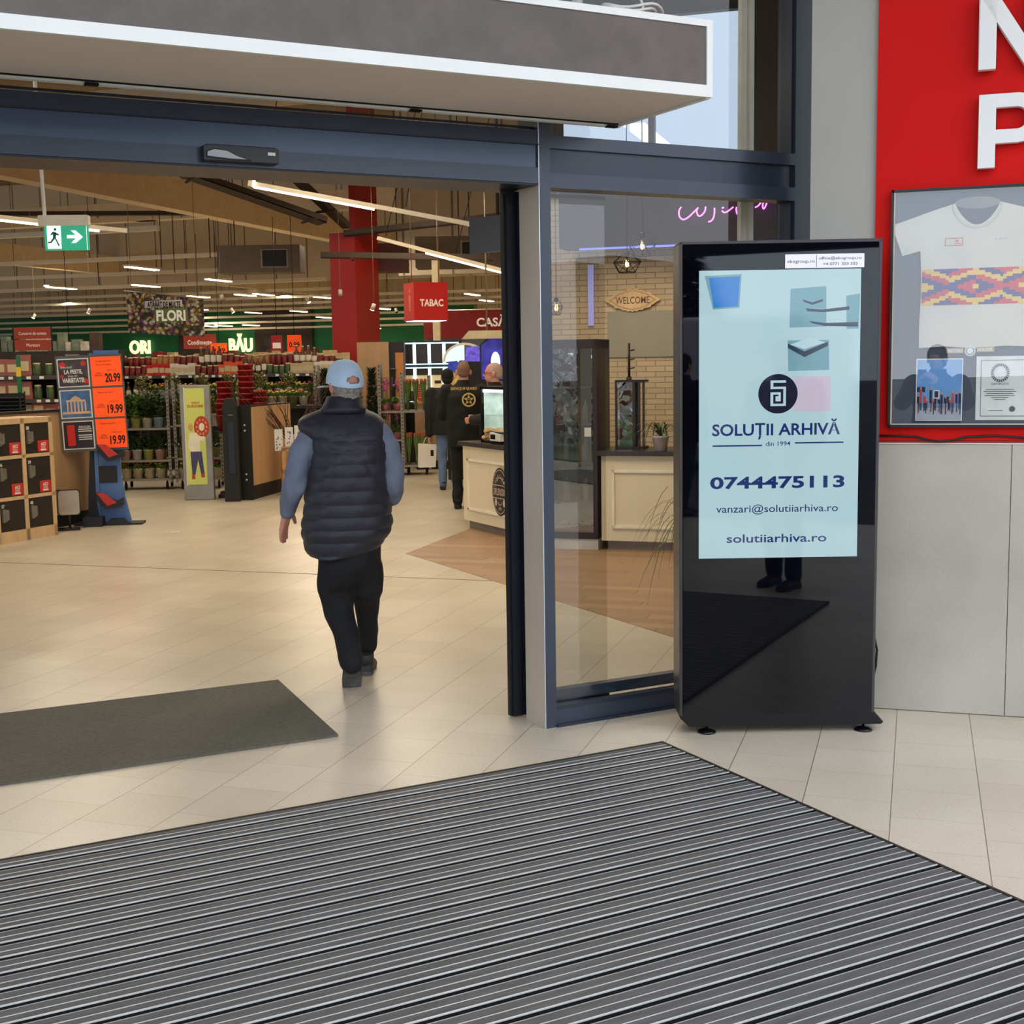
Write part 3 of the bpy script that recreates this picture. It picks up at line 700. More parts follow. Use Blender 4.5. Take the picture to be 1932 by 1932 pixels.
# ================================================================ PEOPLE
skin = mat('skin', (206,142,122), .5, var=.08, vs=9)
def fuse(mb, name, m, parent, voxel=.012, smooth=4, disp=None):
    """union the overlapping solids of mb into one continuous surface"""
    o = mb.build(name, m, None)
    r = o.modifiers.new('fuse', 'REMESH'); r.mode = 'VOXEL'; r.voxel_size = voxel; r.adaptivity = 0
    s = o.modifiers.new('soft', 'SMOOTH'); s.factor = .5; s.iterations = smooth
    dg = bpy.context.evaluated_depsgraph_get(); me = bpy.data.meshes.new_from_object(o.evaluated_get(dg))
    for p in me.polygons: p.use_smooth = True
    me.name = name
    if disp:
        for v in me.vertices: v.co = Vector(disp(v.co.copy()))
    if not len(me.materials): me.materials.append(m if not isinstance(m, list) else m[0])
    old = o.data; o.modifiers.clear(); o.data = me; bpy.data.meshes.remove(old)
    if parent: o.parent = parent
    return o
def limb(b, pts, rs, n=14):
    for i in range(len(pts)-1): b.cyl(pts[i], pts[i+1], rs[i], rs[i+1], n)
    for p, r in zip(pts, rs): b.ell(p, (r,r,r), n, 8)
    return b
def hand(b, wrist, elbow, side, curl=.5, k=1.0, palm_dir=None):
    """palm, four unequal bent fingers and a thumb; side=-1 left"""
    w = Vector(wrist); d = (w-Vector(elbow)).normalized()
    f = Vector(palm_dir) if palm_dir else Vector((-side, 0, 0))          # palm faces the thigh
    f = (f-d*f.dot(d)).normalized(); s = d.cross(f)*side                       # s: towards the thumb (forward)
    if s.y < 0: s = -s
    pc = w+d*.045*k
    limb(b, [w, w+d*.03*k], [.026*k,.024*k])
    for off in (-.028,-.010,.010,.028):
        limb(b, [w+d*.01*k+s*off*.55*k, w+d*.085*k+s*off*k], [.016*k,.0125*k], 10)
    for i, (off, ln) in enumerate(((.030,.072),(.010,.080),(-.011,.074),(-.030,.058))):
        p = w+d*.085*k+s*off*k; dd = d.copy(); pts = [p]; 
        for q, fr_ in enumerate((.45,.32,.23)):
            c = curl*(.35+.35*q); dd = (d*cos(c)+f*sin(c)).normalized(); p = p+dd*ln*fr_*k; pts.append(p)
        limb(b, pts, [.0098*k,.0092*k,.0085*k,.0075*k], 8)
    t0 = w+d*.022*k+s*.022*k; t1 = t0+(d*.6+s*.7+f*.35).normalized()*.042*k; t2 = t1+(d*.9+s*.2+f*.35).normalized()*.034*k
    limb(b, [t0,t1,t2], [.015*k,.0115*k,.0092*k], 8)
def head(b, c, k=1.0, yaw=0.0):
    """skull, jaw, nose, brow, lips and ears; c = centre of the skull"""
    c = Vector(c); M = Matrix.Translation(c) @ Matrix.Rotation(yaw, 4, 'Z') @ Matrix.Scale(k, 4)
    b.ell((0,-.008,.015),(.076,.097,.098), 18, 12, M=M); b.ell((0,.028,-.055),(.058,.064,.060), 16, 10, M=M)
    b.ell((0,.060,-.085),(.028,.026,.024), 12, 8, M=M); b.ell((0,.078,.012),(.045,.020,.016), 12, 8, M=M)
    b.cyl((0,.085,.005),(0,.112,-.030), .008, .014, 8, M=M); b.ell((0,.106,-.034),(.016,.013,.011), 10, 8, M=M)
    b.ell((0,.088,-.062),(.024,.012,.007), 10, 6, M=M); b.ell((0,.086,-.072),(.020,.012,.007), 10, 6, M=M)
    for s in (-1,1):
        b.ell((s*.030,.082,-.002),(.013,.010,.009), 10, 8, M=M)
        b.ell((s*.083,-.010,-.022),(.012,.021,.036), 10, 8, M=M); b.ell((s*.093,-.020,-.012),(.008,.014,.026), 8, 6, M=M)
def shoe(par, p, yaw, pitch, m, ms, k=1.0):
    """a shoe whose heel-toe axis is +Y before turning"""
    M = Matrix.Translation(p) @ Matrix.Rotation(yaw, 4, 'Z') @ Matrix.Rotation(pitch, 4, 'X')
    b = MB()
    prof = [(-.085,.034,.010),(-.06,.040,.075),(-.02,.042,.085),(.03,.043,.06),(.09,.048,.045),(.14,.045,.036),(.175,.028,.022)]
    vs = []; n = 12
    for (y, hw, h) in prof:
        for i in range(n):
            t = pi*i/(n-1); vs.append((hw*cos(t)*k, y*k, (.018+max(.004, h)*sin(t))*k))
    fs = [(j*n+i, j*n+i+1, (j+1)*n+i+1, (j+1)*n+i) for j in range(len(prof)-1) for i in range(n-1)]
    fs += [(j*n, (j+1)*n, (j+1)*n+n-1, j*n+n-1) for j in range(len(prof)-1)]
    b.add(vs, fs, 0, M, True); b.add(vs[:n], [tuple(range(n))], 0, M); b.add(vs[-n:], [tuple(range(n-1,-1,-1))], 0, M)
    b.cyl((0,-.035*k,.05*k),(0,-.05*k,.12*k), .042*k, .045*k, 12, 0, M)
    o = b.build('shoe', m, par)
    b = MB(); out = [(-.030,-.09),(.030,-.09),(.040,-.05),(.034,.02),(.046,.09),(.040,.15),(.018,.185),(-.018,.185),(-.040,.15),(-.046,.09),(-.034,.02),(-.040,-.05)]
    b.prism([(x*k, y*k) for x, y in out], 0, .022*k, 0, M, 'z')
    for q in range(7): b.box((0,(-.07+.036*q)*k,-.002*k),(.06*k,.012*k,.006*k), 0, M)
    b.build('sole', ms, o)
    return o

# --- the man in the blue cap, walking away. Front-view sketch units -> metres
X = lambda c: (c-465)/988.0
Z = lambda c: 1.7-(c-127)/988.0
mn = thing('person', 'person in dark navy quilted vest and light blue cap walking into the store', 'person', (2.385,6.44,0), -20.3)
vest_m = NT('quilted_nylon', .55)
vest_m.b.inputs['Sheen Weight'].default_value = .08
cv = vest_m.mix(vest_m.noise(5, 3), lin((22,22,31)), lin((33,33,46))); vest_m.color(cv); vest_m.bump(vest_m.noise(26, 4), .35, .012)
swt = mat('blue_grey_sweater', (112,119,138), .9, var=.10, vs=12, bump=.5, bs=160)
trs = mat('black_trousers', (17,17,20), .85, var=.25, vs=5, bump=.4, bs=14)
sho = mat('dark_grey_shoe', (50,49,48), .6, var=.2, vs=10); sol = mat('worn_grey_sole', (84,82,78), .8, var=.25, vs=16)
# body: one continuous skin surface
b = MB()
HC = (X(470), .03, Z(225)); hy = radians(30)
head(b, HC, 1.0, hy)
limb(b, [(X(466),-.005,Z(395)),(X(468),.015,Z(290))], [.062,.058])
b.rings([(X(468),0,Z(700),.16,.11),(X(468),0,Z(560),.17,.11),(X(466),0,Z(440),.17,.09),(X(466),0,Z(400),.10,.07)], 16)
b.rings([(X(465),0,Z(1150),.15,.11),(X(465),.02,Z(950),.18,.15),(X(465),.02,Z(800),.17,.13),(X(468),0,Z(680),.16,.11)], 16)
LA = [(X(300),0,Z(480)),(X(205),-.03,Z(740)),(X(152),.08,Z(895))]
RA = [(X(640),0,Z(480)),(X(722),-.02,Z(760)),(X(690),.20,Z(850))]
limb(b, LA, [.036,.034,.028]); limb(b, RA, [.036,.034,.028])
hand(b, LA[2], (X(176),.03,Z(800)), -1, .30, 1.18, (.75,-.35,0)); hand(b, RA[2], RA[1], 1, .8)
hipL, hipR = (X(400),0,Z(1130)), (X(545),0,Z(1130))
LL = [hipL, (X(410),.02,Z(1400)), (X(470),-.20,Z(1640))]
RL = [hipR, (X(550),.16,Z(1400)), (X(548),.22,Z(1655))]
limb(b, LL, [.078,.048,.032]); limb(b, RL, [.078,.048,.032])
fuse(b, 'body', skin, mn, .0055, 3)
# sweater sleeves
b = MB()
limb(b, [(X(300),0,Z(490)),(X(240),-.01,Z(565)),(X(215),-.02,Z(660)),(X(196),-.02,Z(755)),(X(170),.03,Z(830)),(X(153),.075,Z(890))], [.066,.062,.061,.064,.052,.042], 16)
limb(b, [(X(636),0,Z(490)),(X(686),-.01,Z(565)),(X(702),-.02,Z(660)),(X(700),-.02,Z(760)),(X(700),.03,Z(810)),(X(690),.17,Z(850))], [.066,.062,.060,.064,.058,.045], 16)
b.rings([(X(468),0,Z(760),.18,.13),(X(468),0,Z(520),.19,.12),(X(466),0,Z(430),.17,.09)], 20)
wob = lambda a, s: (lambda c: c+Vector((noise.noise(c*s), noise.noise(c*s+Vector((7,0,0))), 0))*a)
fuse(b, 'sweater', swt, mn, .009, 5, wob(.012, 14))
# trousers
b = MB()
b.rings([(X(405),.01,Z(1290),.095,.10),(X(470),.01,Z(1180),.172,.135),(X(472),.01,Z(1060),.168,.15)], 20)
limb(b, [(X(395),.01,Z(1180)),(X(395),.02,Z(1300)),(X(402),.02,Z(1420)),(X(428),-.06,Z(1500)),(X(452),-.14,Z(1590)),(X(462),-.185,Z(1655))], [.096,.094,.078,.072,.066,.062], 16)
limb(b, [(X(552),.01,Z(1180)),(X(556),.06,Z(1300)),(X(552),.15,Z(1410)),(X(554),.17,Z(1500)),(X(556),.20,Z(1580)),(X(545),.22,Z(1650))], [.094,.088,.070,.062,.056,.058], 16)
fuse(b, 'trousers', trs, mn, .010, 4, wob(.016, 9))
shoe(mn, (X(468),-.155,.128), radians(6), radians(-66), sho, sol, 1.10)
shoe(mn, (X(545),.235,.002), radians(-6), 0, sho, sol, 1.0)
# quilted vest
prof = [(1128,300,420),(1118,262,520),(1105,246,580),(1085,236,625),(1060,230,650),(1030,225,672),(1000,222,690),(975,222,698),(950,224,701),(910,230,696),(870,236,694),(845,240,692),(800,244,690),(775,250,688),(740,256,686),(705,262,684),(670,270,682),(640,274,682),(605,282,683),(575,284,684),(545,282,686),(515,268,686),(490,245,684),(465,228,682),(445,222,676),(425,224,668),(408,234,655),(395,250,640),(384,272,622),(374,300,600),(364,330,580),(352,352,566)]
def lerp(zq):
    for i in range(len(prof)-1):
        a, c = prof[i], prof[i+1]
        if a[0] >= zq >= c[0]:
            t = (a[0]-zq)/(a[0]-c[0]); return a[1]+(c[1]-a[1])*t, a[2]+(c[2]-a[2])*t
    return prof[-1][1:]
rows = []; NR = 190; zq0, zq1 = 1126, 353
seams = [1040,975,910,845,775,705,640,575,515]
quilt = []
for i in range(NR+1):
    zq = zq0+(zq1-zq0)*i/NR; l_, r_ = lerp(zq)
    hz = Z(zq); w2_ = (r_-l_)/2/988.0; cx = X((l_+r_)/2)
    dep = .19*(1-max(0, (700-zq)/425)**2.2)-.02*max(0,(zq-1000)/120)
    q = 1.0
    if zq > 500:
        dd = min(abs(zq-s) for s in seams+[1108]); q = .965+.035*min(1, (dd/26.0))**.5
    quilt.append(q); rows.append((cx, .015, hz, w2_, max(.06, dep)))
def vf(t, i):
    zq = zq0+(zq1-zq0)*i/NR
    k = 1+(quilt[i]-1)*(1.0 if sin(t) < .3 else .7)
    # diagonal fold lines across the back
    x = cos(t)
    for (xa, za, xb, zb) in ((.05,520,.82,760),(.30,400,.0,500),(-.35,560,-.45,800),(-.62,420,-.52,560)):
        if sin(t) < 0 and za <= zq <= zb:
            xx = xa+(xb-xa)*(zq-za)/(zb-za); k -= .028*math.exp(-((x-xx)/.045)**2)
    k += .010*sin(9*t+zq*.03)*(1 if zq > 480 else .3)
    return k
b = MB(); b.rings(rows, 96, 0, None, 2.35, vf); o = b.build('quilted_vest', vest_m.m, mn)
b = MB(); hem = []
col_rows = [(X(458),.0,Z(378),.130,.098),(X(458),.004,Z(350),.112,.088),(X(460),.010,Z(325),.098,.082),(X(462),.014,Z(302),.089,.078),(X(463),.016,Z(294),.084,.074)]
def cf(t, i): return 1+.02*sin(5*t+i)
b.rings(col_rows, 40, 0, None, 2.2, cf); b.build('collar', vest_m.m, mn)
# cap, hair
capm = mat('light_blue_cotton', (186,210,232), .85, var=.07, vs=16, bump=.3, bs=60)
Mh = Matrix.Translation(HC) @ Matrix.Rotation(radians(21), 4, 'Z')
b = MB(); n = 96; CJ = 28; vs = []; prof_c = []
for j in range(CJ+1):
    p = pi/2*(j/CJ)
    for i in range(n):
        t = 2*pi*i/n; back = max(0, -sin(t)); z = -.004-.026*back+(.122+.026*back)*sin(p)**1.0+.0
        rr = cos(p)**.72 if j < CJ else .0
        k = 1+.012*cos(6*t)*cos(p)
        vs.append((.0945*rr*k*cos(t), -.006+.112*rr*k*sin(t), z))
fs = []
for j in range(CJ):
    for i in range(n):
        t = 2*pi*(i+.5)/n
        deg = (math.degrees(t)) % 360
        if ((deg-274)/24.0)**2+((j-4.2)/2.3-.3*cos(radians((deg-274)*3)))**2 < 1 and j > 2: continue       # the strap opening at the back
        fs.append((j*n+i, j*n+(i+1) % n, (j+1)*n+(i+1) % n, (j+1)*n+i))
b.add(vs, fs, 0, Mh, True)
cap = b.build('cap', capm, mn); cap.modifiers.new('thick', 'SOLIDIFY').thickness = -.003
b = MB(); br_ = []
for i in range(13):
    t = pi*(i/12.0); br_.append((.072*cos(t), .085+.085*sin(t)))
b.prism(br_, -.010, -.005, 0, Matrix.Translation(HC) @ Matrix.Rotation(radians(52), 4, 'Z') @ Matrix.Rotation(radians(-6), 4, 'X'), 'z'); b.build('cap_brim', mat('cap_brim_white', (206,222,230), .8), cap)
b = MB(); b.ell((0,0,.119),(.008,.008,.005), 10, 6, 0, Mh); b.build('cap_button', capm, cap)
hair_m = mat('grey_hair', (150,142,136), .9, var=.35, vs=70, bump=.8, bs=160)
b = MB(); b.ell((0,-.026,-.028),(.080,.086,.062), 30, 16, 0, Mh); b.ell((0,-.040,-.070),(.066,.058,.034), 24, 12, 0, Mh)
fuse(b, 'hair', hair_m, mn, .005, 2, lambda c: c+Vector((noise.noise(c*90), noise.noise(c*90+Vector((5,1,0))), 0))*.004)

# --- the three people by the counter
def standing(name, label, loc, rz, H, top, bot, shm, hairm, arms, hem=.50, bulk=1.0, neck_yaw=0.0, stride=.06, hair='short', full=True):
    t = thing(name, label, 'person', loc, rz); k = H/1.75
    b = MB(); head(b, (0,.02,1.64*k), k, neck_yaw)
    limb(b, [(0,-.01,1.43*k),(0,.01,1.56*k)], [.062*k,.056*k])
    b.rings([(0,0,.86*k,.155*k,.105*k),(0,.01,1.05*k,.15*k,.115*k),(0,0,1.28*k,.175*k,.115*k),(0,0,1.42*k,.16*k,.08*k),(0,0,1.47*k,.08*k,.06*k)], 18)
    A_ = []
    for s, ar in zip((-1,1), arms):
        A_.append([Vector((s*.185*bulk*k, 0, 1.40*k))]+[Vector(q)*k for q in ar])
        limb(b, A_[-1], [.052*k,.040*k,.029*k])
        hand(b, A_[-1][2], A_[-1][1], s, .8, k)
    legs = []
    for s in (-1,1):
        L_ = [(s*.09*k,0,.88*k),(s*.095*k,.03+s*stride*.4,.47*k),(s*.10*k,-.02+s*stride,.09*k)]; legs.append(L_); limb(b, L_, [.08*k,.055*k,.042*k])
    fuse(b, 'body', skin, t, .0075, 3)
    b = MB()
    for s, ar in zip((-1,1), A_):
        w_ = ar[2]-(ar[2]-ar[1])*.08; limb(b, [ar[0], (ar[0]+ar[1])/2, ar[1], (ar[1]+w_)/2, w_], [.078*k*bulk,.072*k*bulk,.066*k*bulk,.060*k*bulk,.052*k*bulk], 14)
    zt = 1.75*hem/1.75
    b.rings([(0,.0,(zt)*k,.185*k*bulk,.145*k*bulk),(0,.01,(zt+.2)*k,.195*k*bulk,.155*k*bulk),(0,.01,1.15*k,.19*k*bulk,.15*k*bulk),(0,0,1.34*k,.205*k*bulk,.135*k*bulk),(0,0,1.43*k,.15*k*bulk,.10*k),(0,.0,1.50*k,.085*k,.08*k),(0,.01,1.535*k,.078*k,.074*k)], 26)
    fuse(b, 'jacket', top, t, .011, 4, wob(.018, 8))
    b = MB(); b.rings([(0,0,.80*k,.165*k,.12*k),(0,0,1.0*k,.165*k,.125*k)], 20)
    for L_ in legs:
        a, c, d = [Vector(q) for q in L_]; limb(b, [a, (a+c)/2, c, (c+d)/2, d], [.092*k,.085*k,.070*k,.064*k,.062*k], 14)
    fuse(b, 'trousers', bot, t, .011, 4, wob(.014, 10))
    for L_ in legs: shoe(t, (L_[2][0], L_[2][1]+.03, .002), radians(0), 0, shm, shm, k)
    if hair:
        b = MB(); Mq = Matrix.Translation((0,.02,1.64*k)) @ Matrix.Rotation(neck_yaw, 4, 'Z') @ Matrix.Scale(k, 4)
        if hair == 'dark': b.ell((0,-.018,.028),(.092,.108,.098), 24, 14, 0, Mq); b.ell((0,-.055,-.045),(.078,.060,.062), 20, 12, 0, Mq)
        else: b.ell((0,-.020,.022),(.0795,.094,.093), 24, 14, 0, Mq); b.ell((0,-.050,-.03),(.068,.056,.05), 20, 12, 0, Mq)
        fuse(b, 'hair', hairm, t, .006, 2)
    return t, A_
blkj = mat('black_jacket', (22,21,24), .8, var=.2, vs=4, bump=.4, bs=18)
blk2 = mat('black_uniform', (20,18,19), .85, var=.2, vs=4, bump=.3, bs=14)
jean = mat('faded_jeans', (88,110,142), .85, var=.35, vs=6, bump=.3, bs=60)
boot = mat('black_boot', (24,22,22), .6)
hr_s = mat('cropped_grey_hair', (128,96,80), .9, var=.2, vs=60)
hr_d = mat('black_hair', (16,15,18), .8); hr_w = mat('white_hair', (186,160,144), .9, var=.2, vs=60)
g, _ = standing('person', 'person in black security jacket with gold star badge on the back', (6.53,13.66,0), -26, 1.70, blk2, blk2, boot, hr_s,
     [((-.26,.02,1.12),(-.12,.26,1.05)),((.26,.02,1.12),(.12,.26,1.05))], hem=.74, bulk=1.12)
gm = mat('gold_print', (206,178,96), .6)
b = MB(); b.text('SERVICE FF GUARD', (0,-.205,1.395), .030, .30, 0, bold=.03)
for k_ in range(40):
    a0 = 2*pi*k_/40; a1 = 2*pi*(k_+1)/40
    for ra, rb in ((.062,.080),): b.add([(.055+r*cos(a), -.205, 1.265+r*sin(a)) for r, a in ((ra,a0),(rb,a0),(rb,a1),(ra,a1))], [(0,1,2,3)])
for k_ in range(5):
    a0 = pi/2+2*pi*k_/5
    b.add([(.055+r*cos(a), -.205, 1.265+r*sin(a)) for r, a in ((.062,a0),(.028,a0+pi/5),(.020,a0),(.028,a0-pi/5))], [(0,1,2,3)])
b.text('FF', (.055,-.205,1.265), .02, .03)
b.build('back_print', gm, g)
j, JA = standing('person', 'person in black puffy jacket and jeans carrying a white paper bag', (7.335,15.85,0), -22, 1.60, blkj, jean, boot, hr_d,
     [((-.27,-.02,1.10),(-.285,.0,.80)),((.24,.04,1.12),(.16,.24,1.0))], hem=.80, bulk=1.25, stride=.10, hair='dark')
gls, _ = standing('person', 'person with glasses and white hair facing left behind the pastry case', (6.53,12.86,0), 48, 1.68, blkj, blk2, boot, hr_w,
     [((-.26,.04,1.12),(-.10,.26,1.10)),((.26,.04,1.12),(.10,.26,1.10))], hem=.74, bulk=1.1, neck_yaw=radians(12))
b = MB(); Mg = Matrix.Translation((0,.02,1.64*.96)) @ Matrix.Rotation(radians(12), 4, 'Z')
for s in (-1,1):
    b.tube([(s*.034+.022*cos(a), .098, -.002+.017*sin(a)) for a in [2*pi*i/16 for i in range(17)]], .0022, 6, 0, Mg, caps=False)
    b.tube([(s*.056,.095,.0),(s*.080,.05,.0),(s*.084,-.01,-.006)], .002, 6, 0, Mg)
b.tube([(-.012,.098,0),(.012,.098,0)], .002, 6, 0, Mg); b.build('glasses', blkj, gls)
# carried bag, held by the hand of the person in jeans
bagw = mat('white_paper', (226,220,210), .7, var=.04)
bg = thing('paper_bag', 'white paper carrier bag with small dark logo held beside faded jeans', 'bag', (7.06,15.97,.30), -10)
b = MB(); b.prism([(-.11,0),(.11,0),(.13,.30),(-.10,.32)], -.05, .05); b.build('bag_body', bagw, bg)
b = MB(); b.b2((.045,-.0515,.15),(.085,-.050,.23)); b.build('bag_logo', blkj, bg)
b = MB(); b.tube([(-.05,-.03,.31),(-.02,-.02,.38),(.01,-.01,.415),(.03,-.02,.38),(.06,-.03,.30)], .004, 6); b.build('bag_handle', bagw, bg)
pa, _ = standing('person', 'person in dark jacket waiting on the tiles in front of the totem', (2.68,.80,0), 14, 1.82, blkj, mat('dark_trousers', (34,36,44), .85), boot, hr_d,
     [((-.27,.02,1.10),(-.16,.22,1.0)),((.27,.02,1.10),(.16,.22,1.0))], hem=.80, bulk=1.15, stride=.04, hair='dark')
pb_, _ = standing('person', 'person in dark clothes walking on the drive near the added gantry', (.45,-3.15,0), 200, 1.74, blk2, mat('dark_trousers'+'', (34,36,44), .85), boot, hr_d,
     [((-.27,.02,1.10),(-.24,.08,.82)),((.27,.02,1.10),(.24,-.06,.82))], hem=.80, bulk=1.05, stride=.14, hair='dark')
# the photographer, standing just behind the camera point (mirrored in the totem)
ph, _ = standing('person', 'person in dark jacket holding up a phone outside the doorway', (-.20,-.42,0), -27.6, 1.78, blkj, mat('dark_trousers', (34,36,44), .85), boot, hr_d,
     [((-.30,.10,1.22),(-.10,.28,1.42)),((.30,.10,1.22),(.10,.28,1.42))], hem=.80, bulk=1.15, stride=.05, hair='dark')
b = MB(); b.b2((-.04,.0,-.08),(.04,.009,.08)); o = b.build('phone', kb); place(o, (-.075,-.105,1.48), -27.6); tag(o, 'black phone held up by the photographer outside', 'phone')

# ================================================================ CAFE CORNER
cream = mat('cream_painted_wood', (226,212,180), .5, var=.03, vs=2)
ctop = mat('dark_stone_top', (58,52,50), .35, .0, var=.15, vs=20)
plinth = mat('grey_plinth', (128,116,104), .5)
def counter(name, label, loc, rz, L, D, panels, top_over=.04):
    t = thing(name, label, 'counter', loc, rz)
    b = MB(); b.b2((0,.02,.085),(L,D,.85)); b.build('body', cream, t)
    b = MB(); b.b2((.05,.06,0),(L-.05,D-.04,.085)); b.build('plinth', plinth, t)
    b = MB(); b.b2((-top_over,-top_over+.02,.85),(L+top_over,D+.02,.892)); b.build('worktop', ctop, t)
    b = MB()
    for (a, c) in panels:
        for (p, q) in (((a,.20),(c,.222)), ((a,.70),(c,.722)), ((a,.20),(a+.022,.722)), ((c-.022,.20),(c,.722))): b.b2((p[0],.004,p[1]),(q[0],.02,q[1]))
    b.build('panel_moulding', mat('moulding_white', (236,228,206), .45), t); return t
# front counter: its panelled face looks towards -X
ca = counter('cafe_counter', 'cream panelled cafe counter with an oval emblem beside the doorway edge', (5.70,12.02,0), -90, 1.72, .6, [(.12,1.62)])
b = MB(); bro = mat('emblem_dark', (52,40,38), .5); cx_, cz_ = .86, .44
b.add([(cx_+.165*cos(2*pi*i/40), .001, cz_+.235*sin(2*pi*i/40)) for i in range(40)], [tuple(range(40))]); em = b.build('oval_emblem', bro, ca)
b = MB(); cw = mat('emblem_cream', (214,200,176), .5)
for (ra, rb_) in ((.148,.152),):
    for i in range(40):
        a0, a1 = 2*pi*i/40, 2*pi*(i+1)/40
        b.add([(cx_+r*cos(a), -.001, cz_+r*1.42*sin(a)) for r, a in ((ra,a0),(rb_,a0),(rb_,a1),(ra,a1))], [(0,1,2,3)])
b.b2((cx_-.150,-.0015,cz_+.060),(cx_+.150,-.0005,cz_+.066)); b.b2((cx_-.150,-.0015,cz_-.066),(cx_+.150,-.0005,cz_-.060))
b.text('SPLENDID', (cx_,-.0015,cz_), .066, .262, bold=.005)
for k_, ch in enumerate('COFETARIE'):
    a = radians(158-17*k_); b2_ = MB(); b2_.text(ch, (0,0,0), .030, .022); R2 = Matrix.Translation((cx_+.118*cos(a), -.0015, cz_+.150*sin(a))) @ Matrix.Rotation(-(a-pi/2), 4, 'Y')
    b.add(b2_.v, b2_.f, 0, R2)
b.text('1991', (cx_,-.0015,cz_-.165), .034, .062)
for s in (-1,1): b.add([(cx_+s*(.085+.02*cos(a)), -.0015, cz_-.105+.038*sin(a)) for a in [2*pi*i/14 for i in range(14)]], [tuple(range(14))])
for i in range(12):
    a0, a1 = radians(200+140*i/12), radians(200+140*(i+1)/12); b.add([(cx_+r*cos(a), -.0015, cz_-.085+r*sin(a)) for r, a in ((.040,a0),(.047,a0),(.047,a1),(.040,a1))], [(0,1,2,3)])
    a0, a1 = radians(20+140*i/12), radians(20+140*(i+1)/12); b.add([(cx_+r*cos(a), -.0015, cz_+.075+r*sin(a)) for r, a in ((.060,a0),(.067,a0),(.067,a1),(.060,a1))], [(0,1,2,3)])
b.build('emblem_print', cw, em)
b = MB(); b.text('E', (cx_-.015,-.003,cz_), .040, .022, bold=.01); b.build('emblem_spark', mat('spark_orange', (214,110,50), .5), em)
# side counter, seen through the side window
cs = counter('cafe_counter', 'cream panelled cafe counter seen through the side window', uv(-2.70, 11.26), -45, 2.1, .6, [(.10,.95),(1.05,1.9)])
# pastry case
pc = thing('pastry_case', 'black framed glass pastry case on the cafe counter behind the scale', 'display case', (5.78,11.72,.893), -90)
b = MB()
for x in (0,.62): b.b2((x,0,0),(x+.025,.03,.55)); b.b2((x,.42,0),(x+.025,.45,.55))
b.b2((0,0,.53),(.645,.45,.56)); b.b2((0,0,0),(.645,.45,.02)); b.build('case_frame', kb, pc)
b = MB(); b.b2((.02,.005,.02),(.63,.009,.53)); b.b2((.02,.02,.27),(.63,.43,.276)); b.build('case_glass', glass_mat('case_glass', (.95,.97,.96), 1.4), pc)
b = MB(); b.b2((.02,.02,.50),(.63,.06,.528)); b.build('case_lamp', mat('case_lamp_lit', (240,250,255), .5, emit=3.0, var=0), pc)
b = MB(); b.b2((.02,.43,.02),(.63,.44,.53)); b.b2((.004,.03,.02),(.012,.43,.53)); b.build('case_back', mat('case_back_glow', (206,224,214), .5, emit=.25, var=.25, vs=8), pc)  # back and side panel given a glow to lift the dark case
past = mat('baked_pastry', (214,160,96), .6, var=.3, vs=20, bump=.5, bs=40)
b = MB()
for i in range(14):
    a = pi*i/13-.0; b.ell((.065*cos(a), .042*sin(a), .030), (.032-.012*abs(cos(a)),.032-.010*abs(cos(a)),.030-.010*abs(cos(a))), 8, 6)
cro = b.build('croissant', past); tag(cro, 'golden baked croissant on the floor of the pastry case', 'pastry', 'croissants in the pastry case'); cro.location = (5.84,11.64,.913)
for k_ in range(11):
    if k_ == 0: continue
    c = cro.copy(); COL.objects.link(c); c.location = (5.86+.125*(k_ % 3), 11.64-.14*((k_//3) % 2), .913+.062*(k_//6)); c.rotation_euler = (0,0,k_*1.1)
    c['label'] = 'golden baked croissant on the floor of the pastry case'
# scale / till
sk = thing('shop_scale', 'white shop scale with dark display on the cafe counter edge', 'scale', (5.73,11.42,.893), -90)
b = MB(); b.prism([(0,.03),(.22,.03),(.22,.10),(0,.115)], .0, .20); b.build('scale_body', mat('scale_white', (214,208,196), .4), sk, bevel=.004)
b = MB(); b.b2((.02,-.003,.05),(.12,.001,.095)); b.build('scale_display', kb, sk)
b = MB(); b.b2((.01,.01,0),(.21,.19,.03)); b.build('scale_feet', blk, sk)
b = MB(); b.b2((-.02,.02,.115),(.24,.22,.125)); b.build('weighing_plate', mat('steel', (186,184,178), .25, .9), sk)
# drinks fridge at the corner
fr_ = thing('display_fridge', 'dark framed glass display fridge between the two cafe counters', 'fridge', uv(-3.17, 11.24), -45)
b = MB(); dkf = mat('fridge_frame', (52,40,42), .4)
b.b2((0,0,.10),(.04,.5,1.88)); b.b2((.405,0,.10),(.445,.5,1.88)); b.b2((0,0,1.80),(.445,.5,1.88)); b.b2((0,0,.10),(.445,.5,.16)); b.b2((0,.47,.1),(.445,.5,1.88)); b.build('fridge_frame', dkf, fr_)
b = MB(); b.b2((0,.01,0),(.445,.5,.10)); b.build('fridge_plinth', mat('fridge_plinth_white', (204,202,196), .5), fr_)
b = MB(); b.b2((.04,.004,.16),(.405,.01,1.80)); b.build('fridge_door_glass', glass_mat('fridge_glass', (.85,.87,.85), 11.0), fr_)
b = MB()
for z in (.42,.78,1.12,1.45): b.b2((.04,.03,z),(.405,.46,z+.012))
b.build('fridge_shelf_wire', mat('wire_shelf', (150,142,136), .4, .6), fr_)
b = MB(); b.b2((.04,.05,.17),(.405,.40,.20)); b.build('sweets_tray', mat('tray_grey', (150,144,140), .5), fr_)
b = MB(); b.b2((.33,-.002,1.02),(.39,.002,1.10)); b.build('price_tag', wh, fr_)
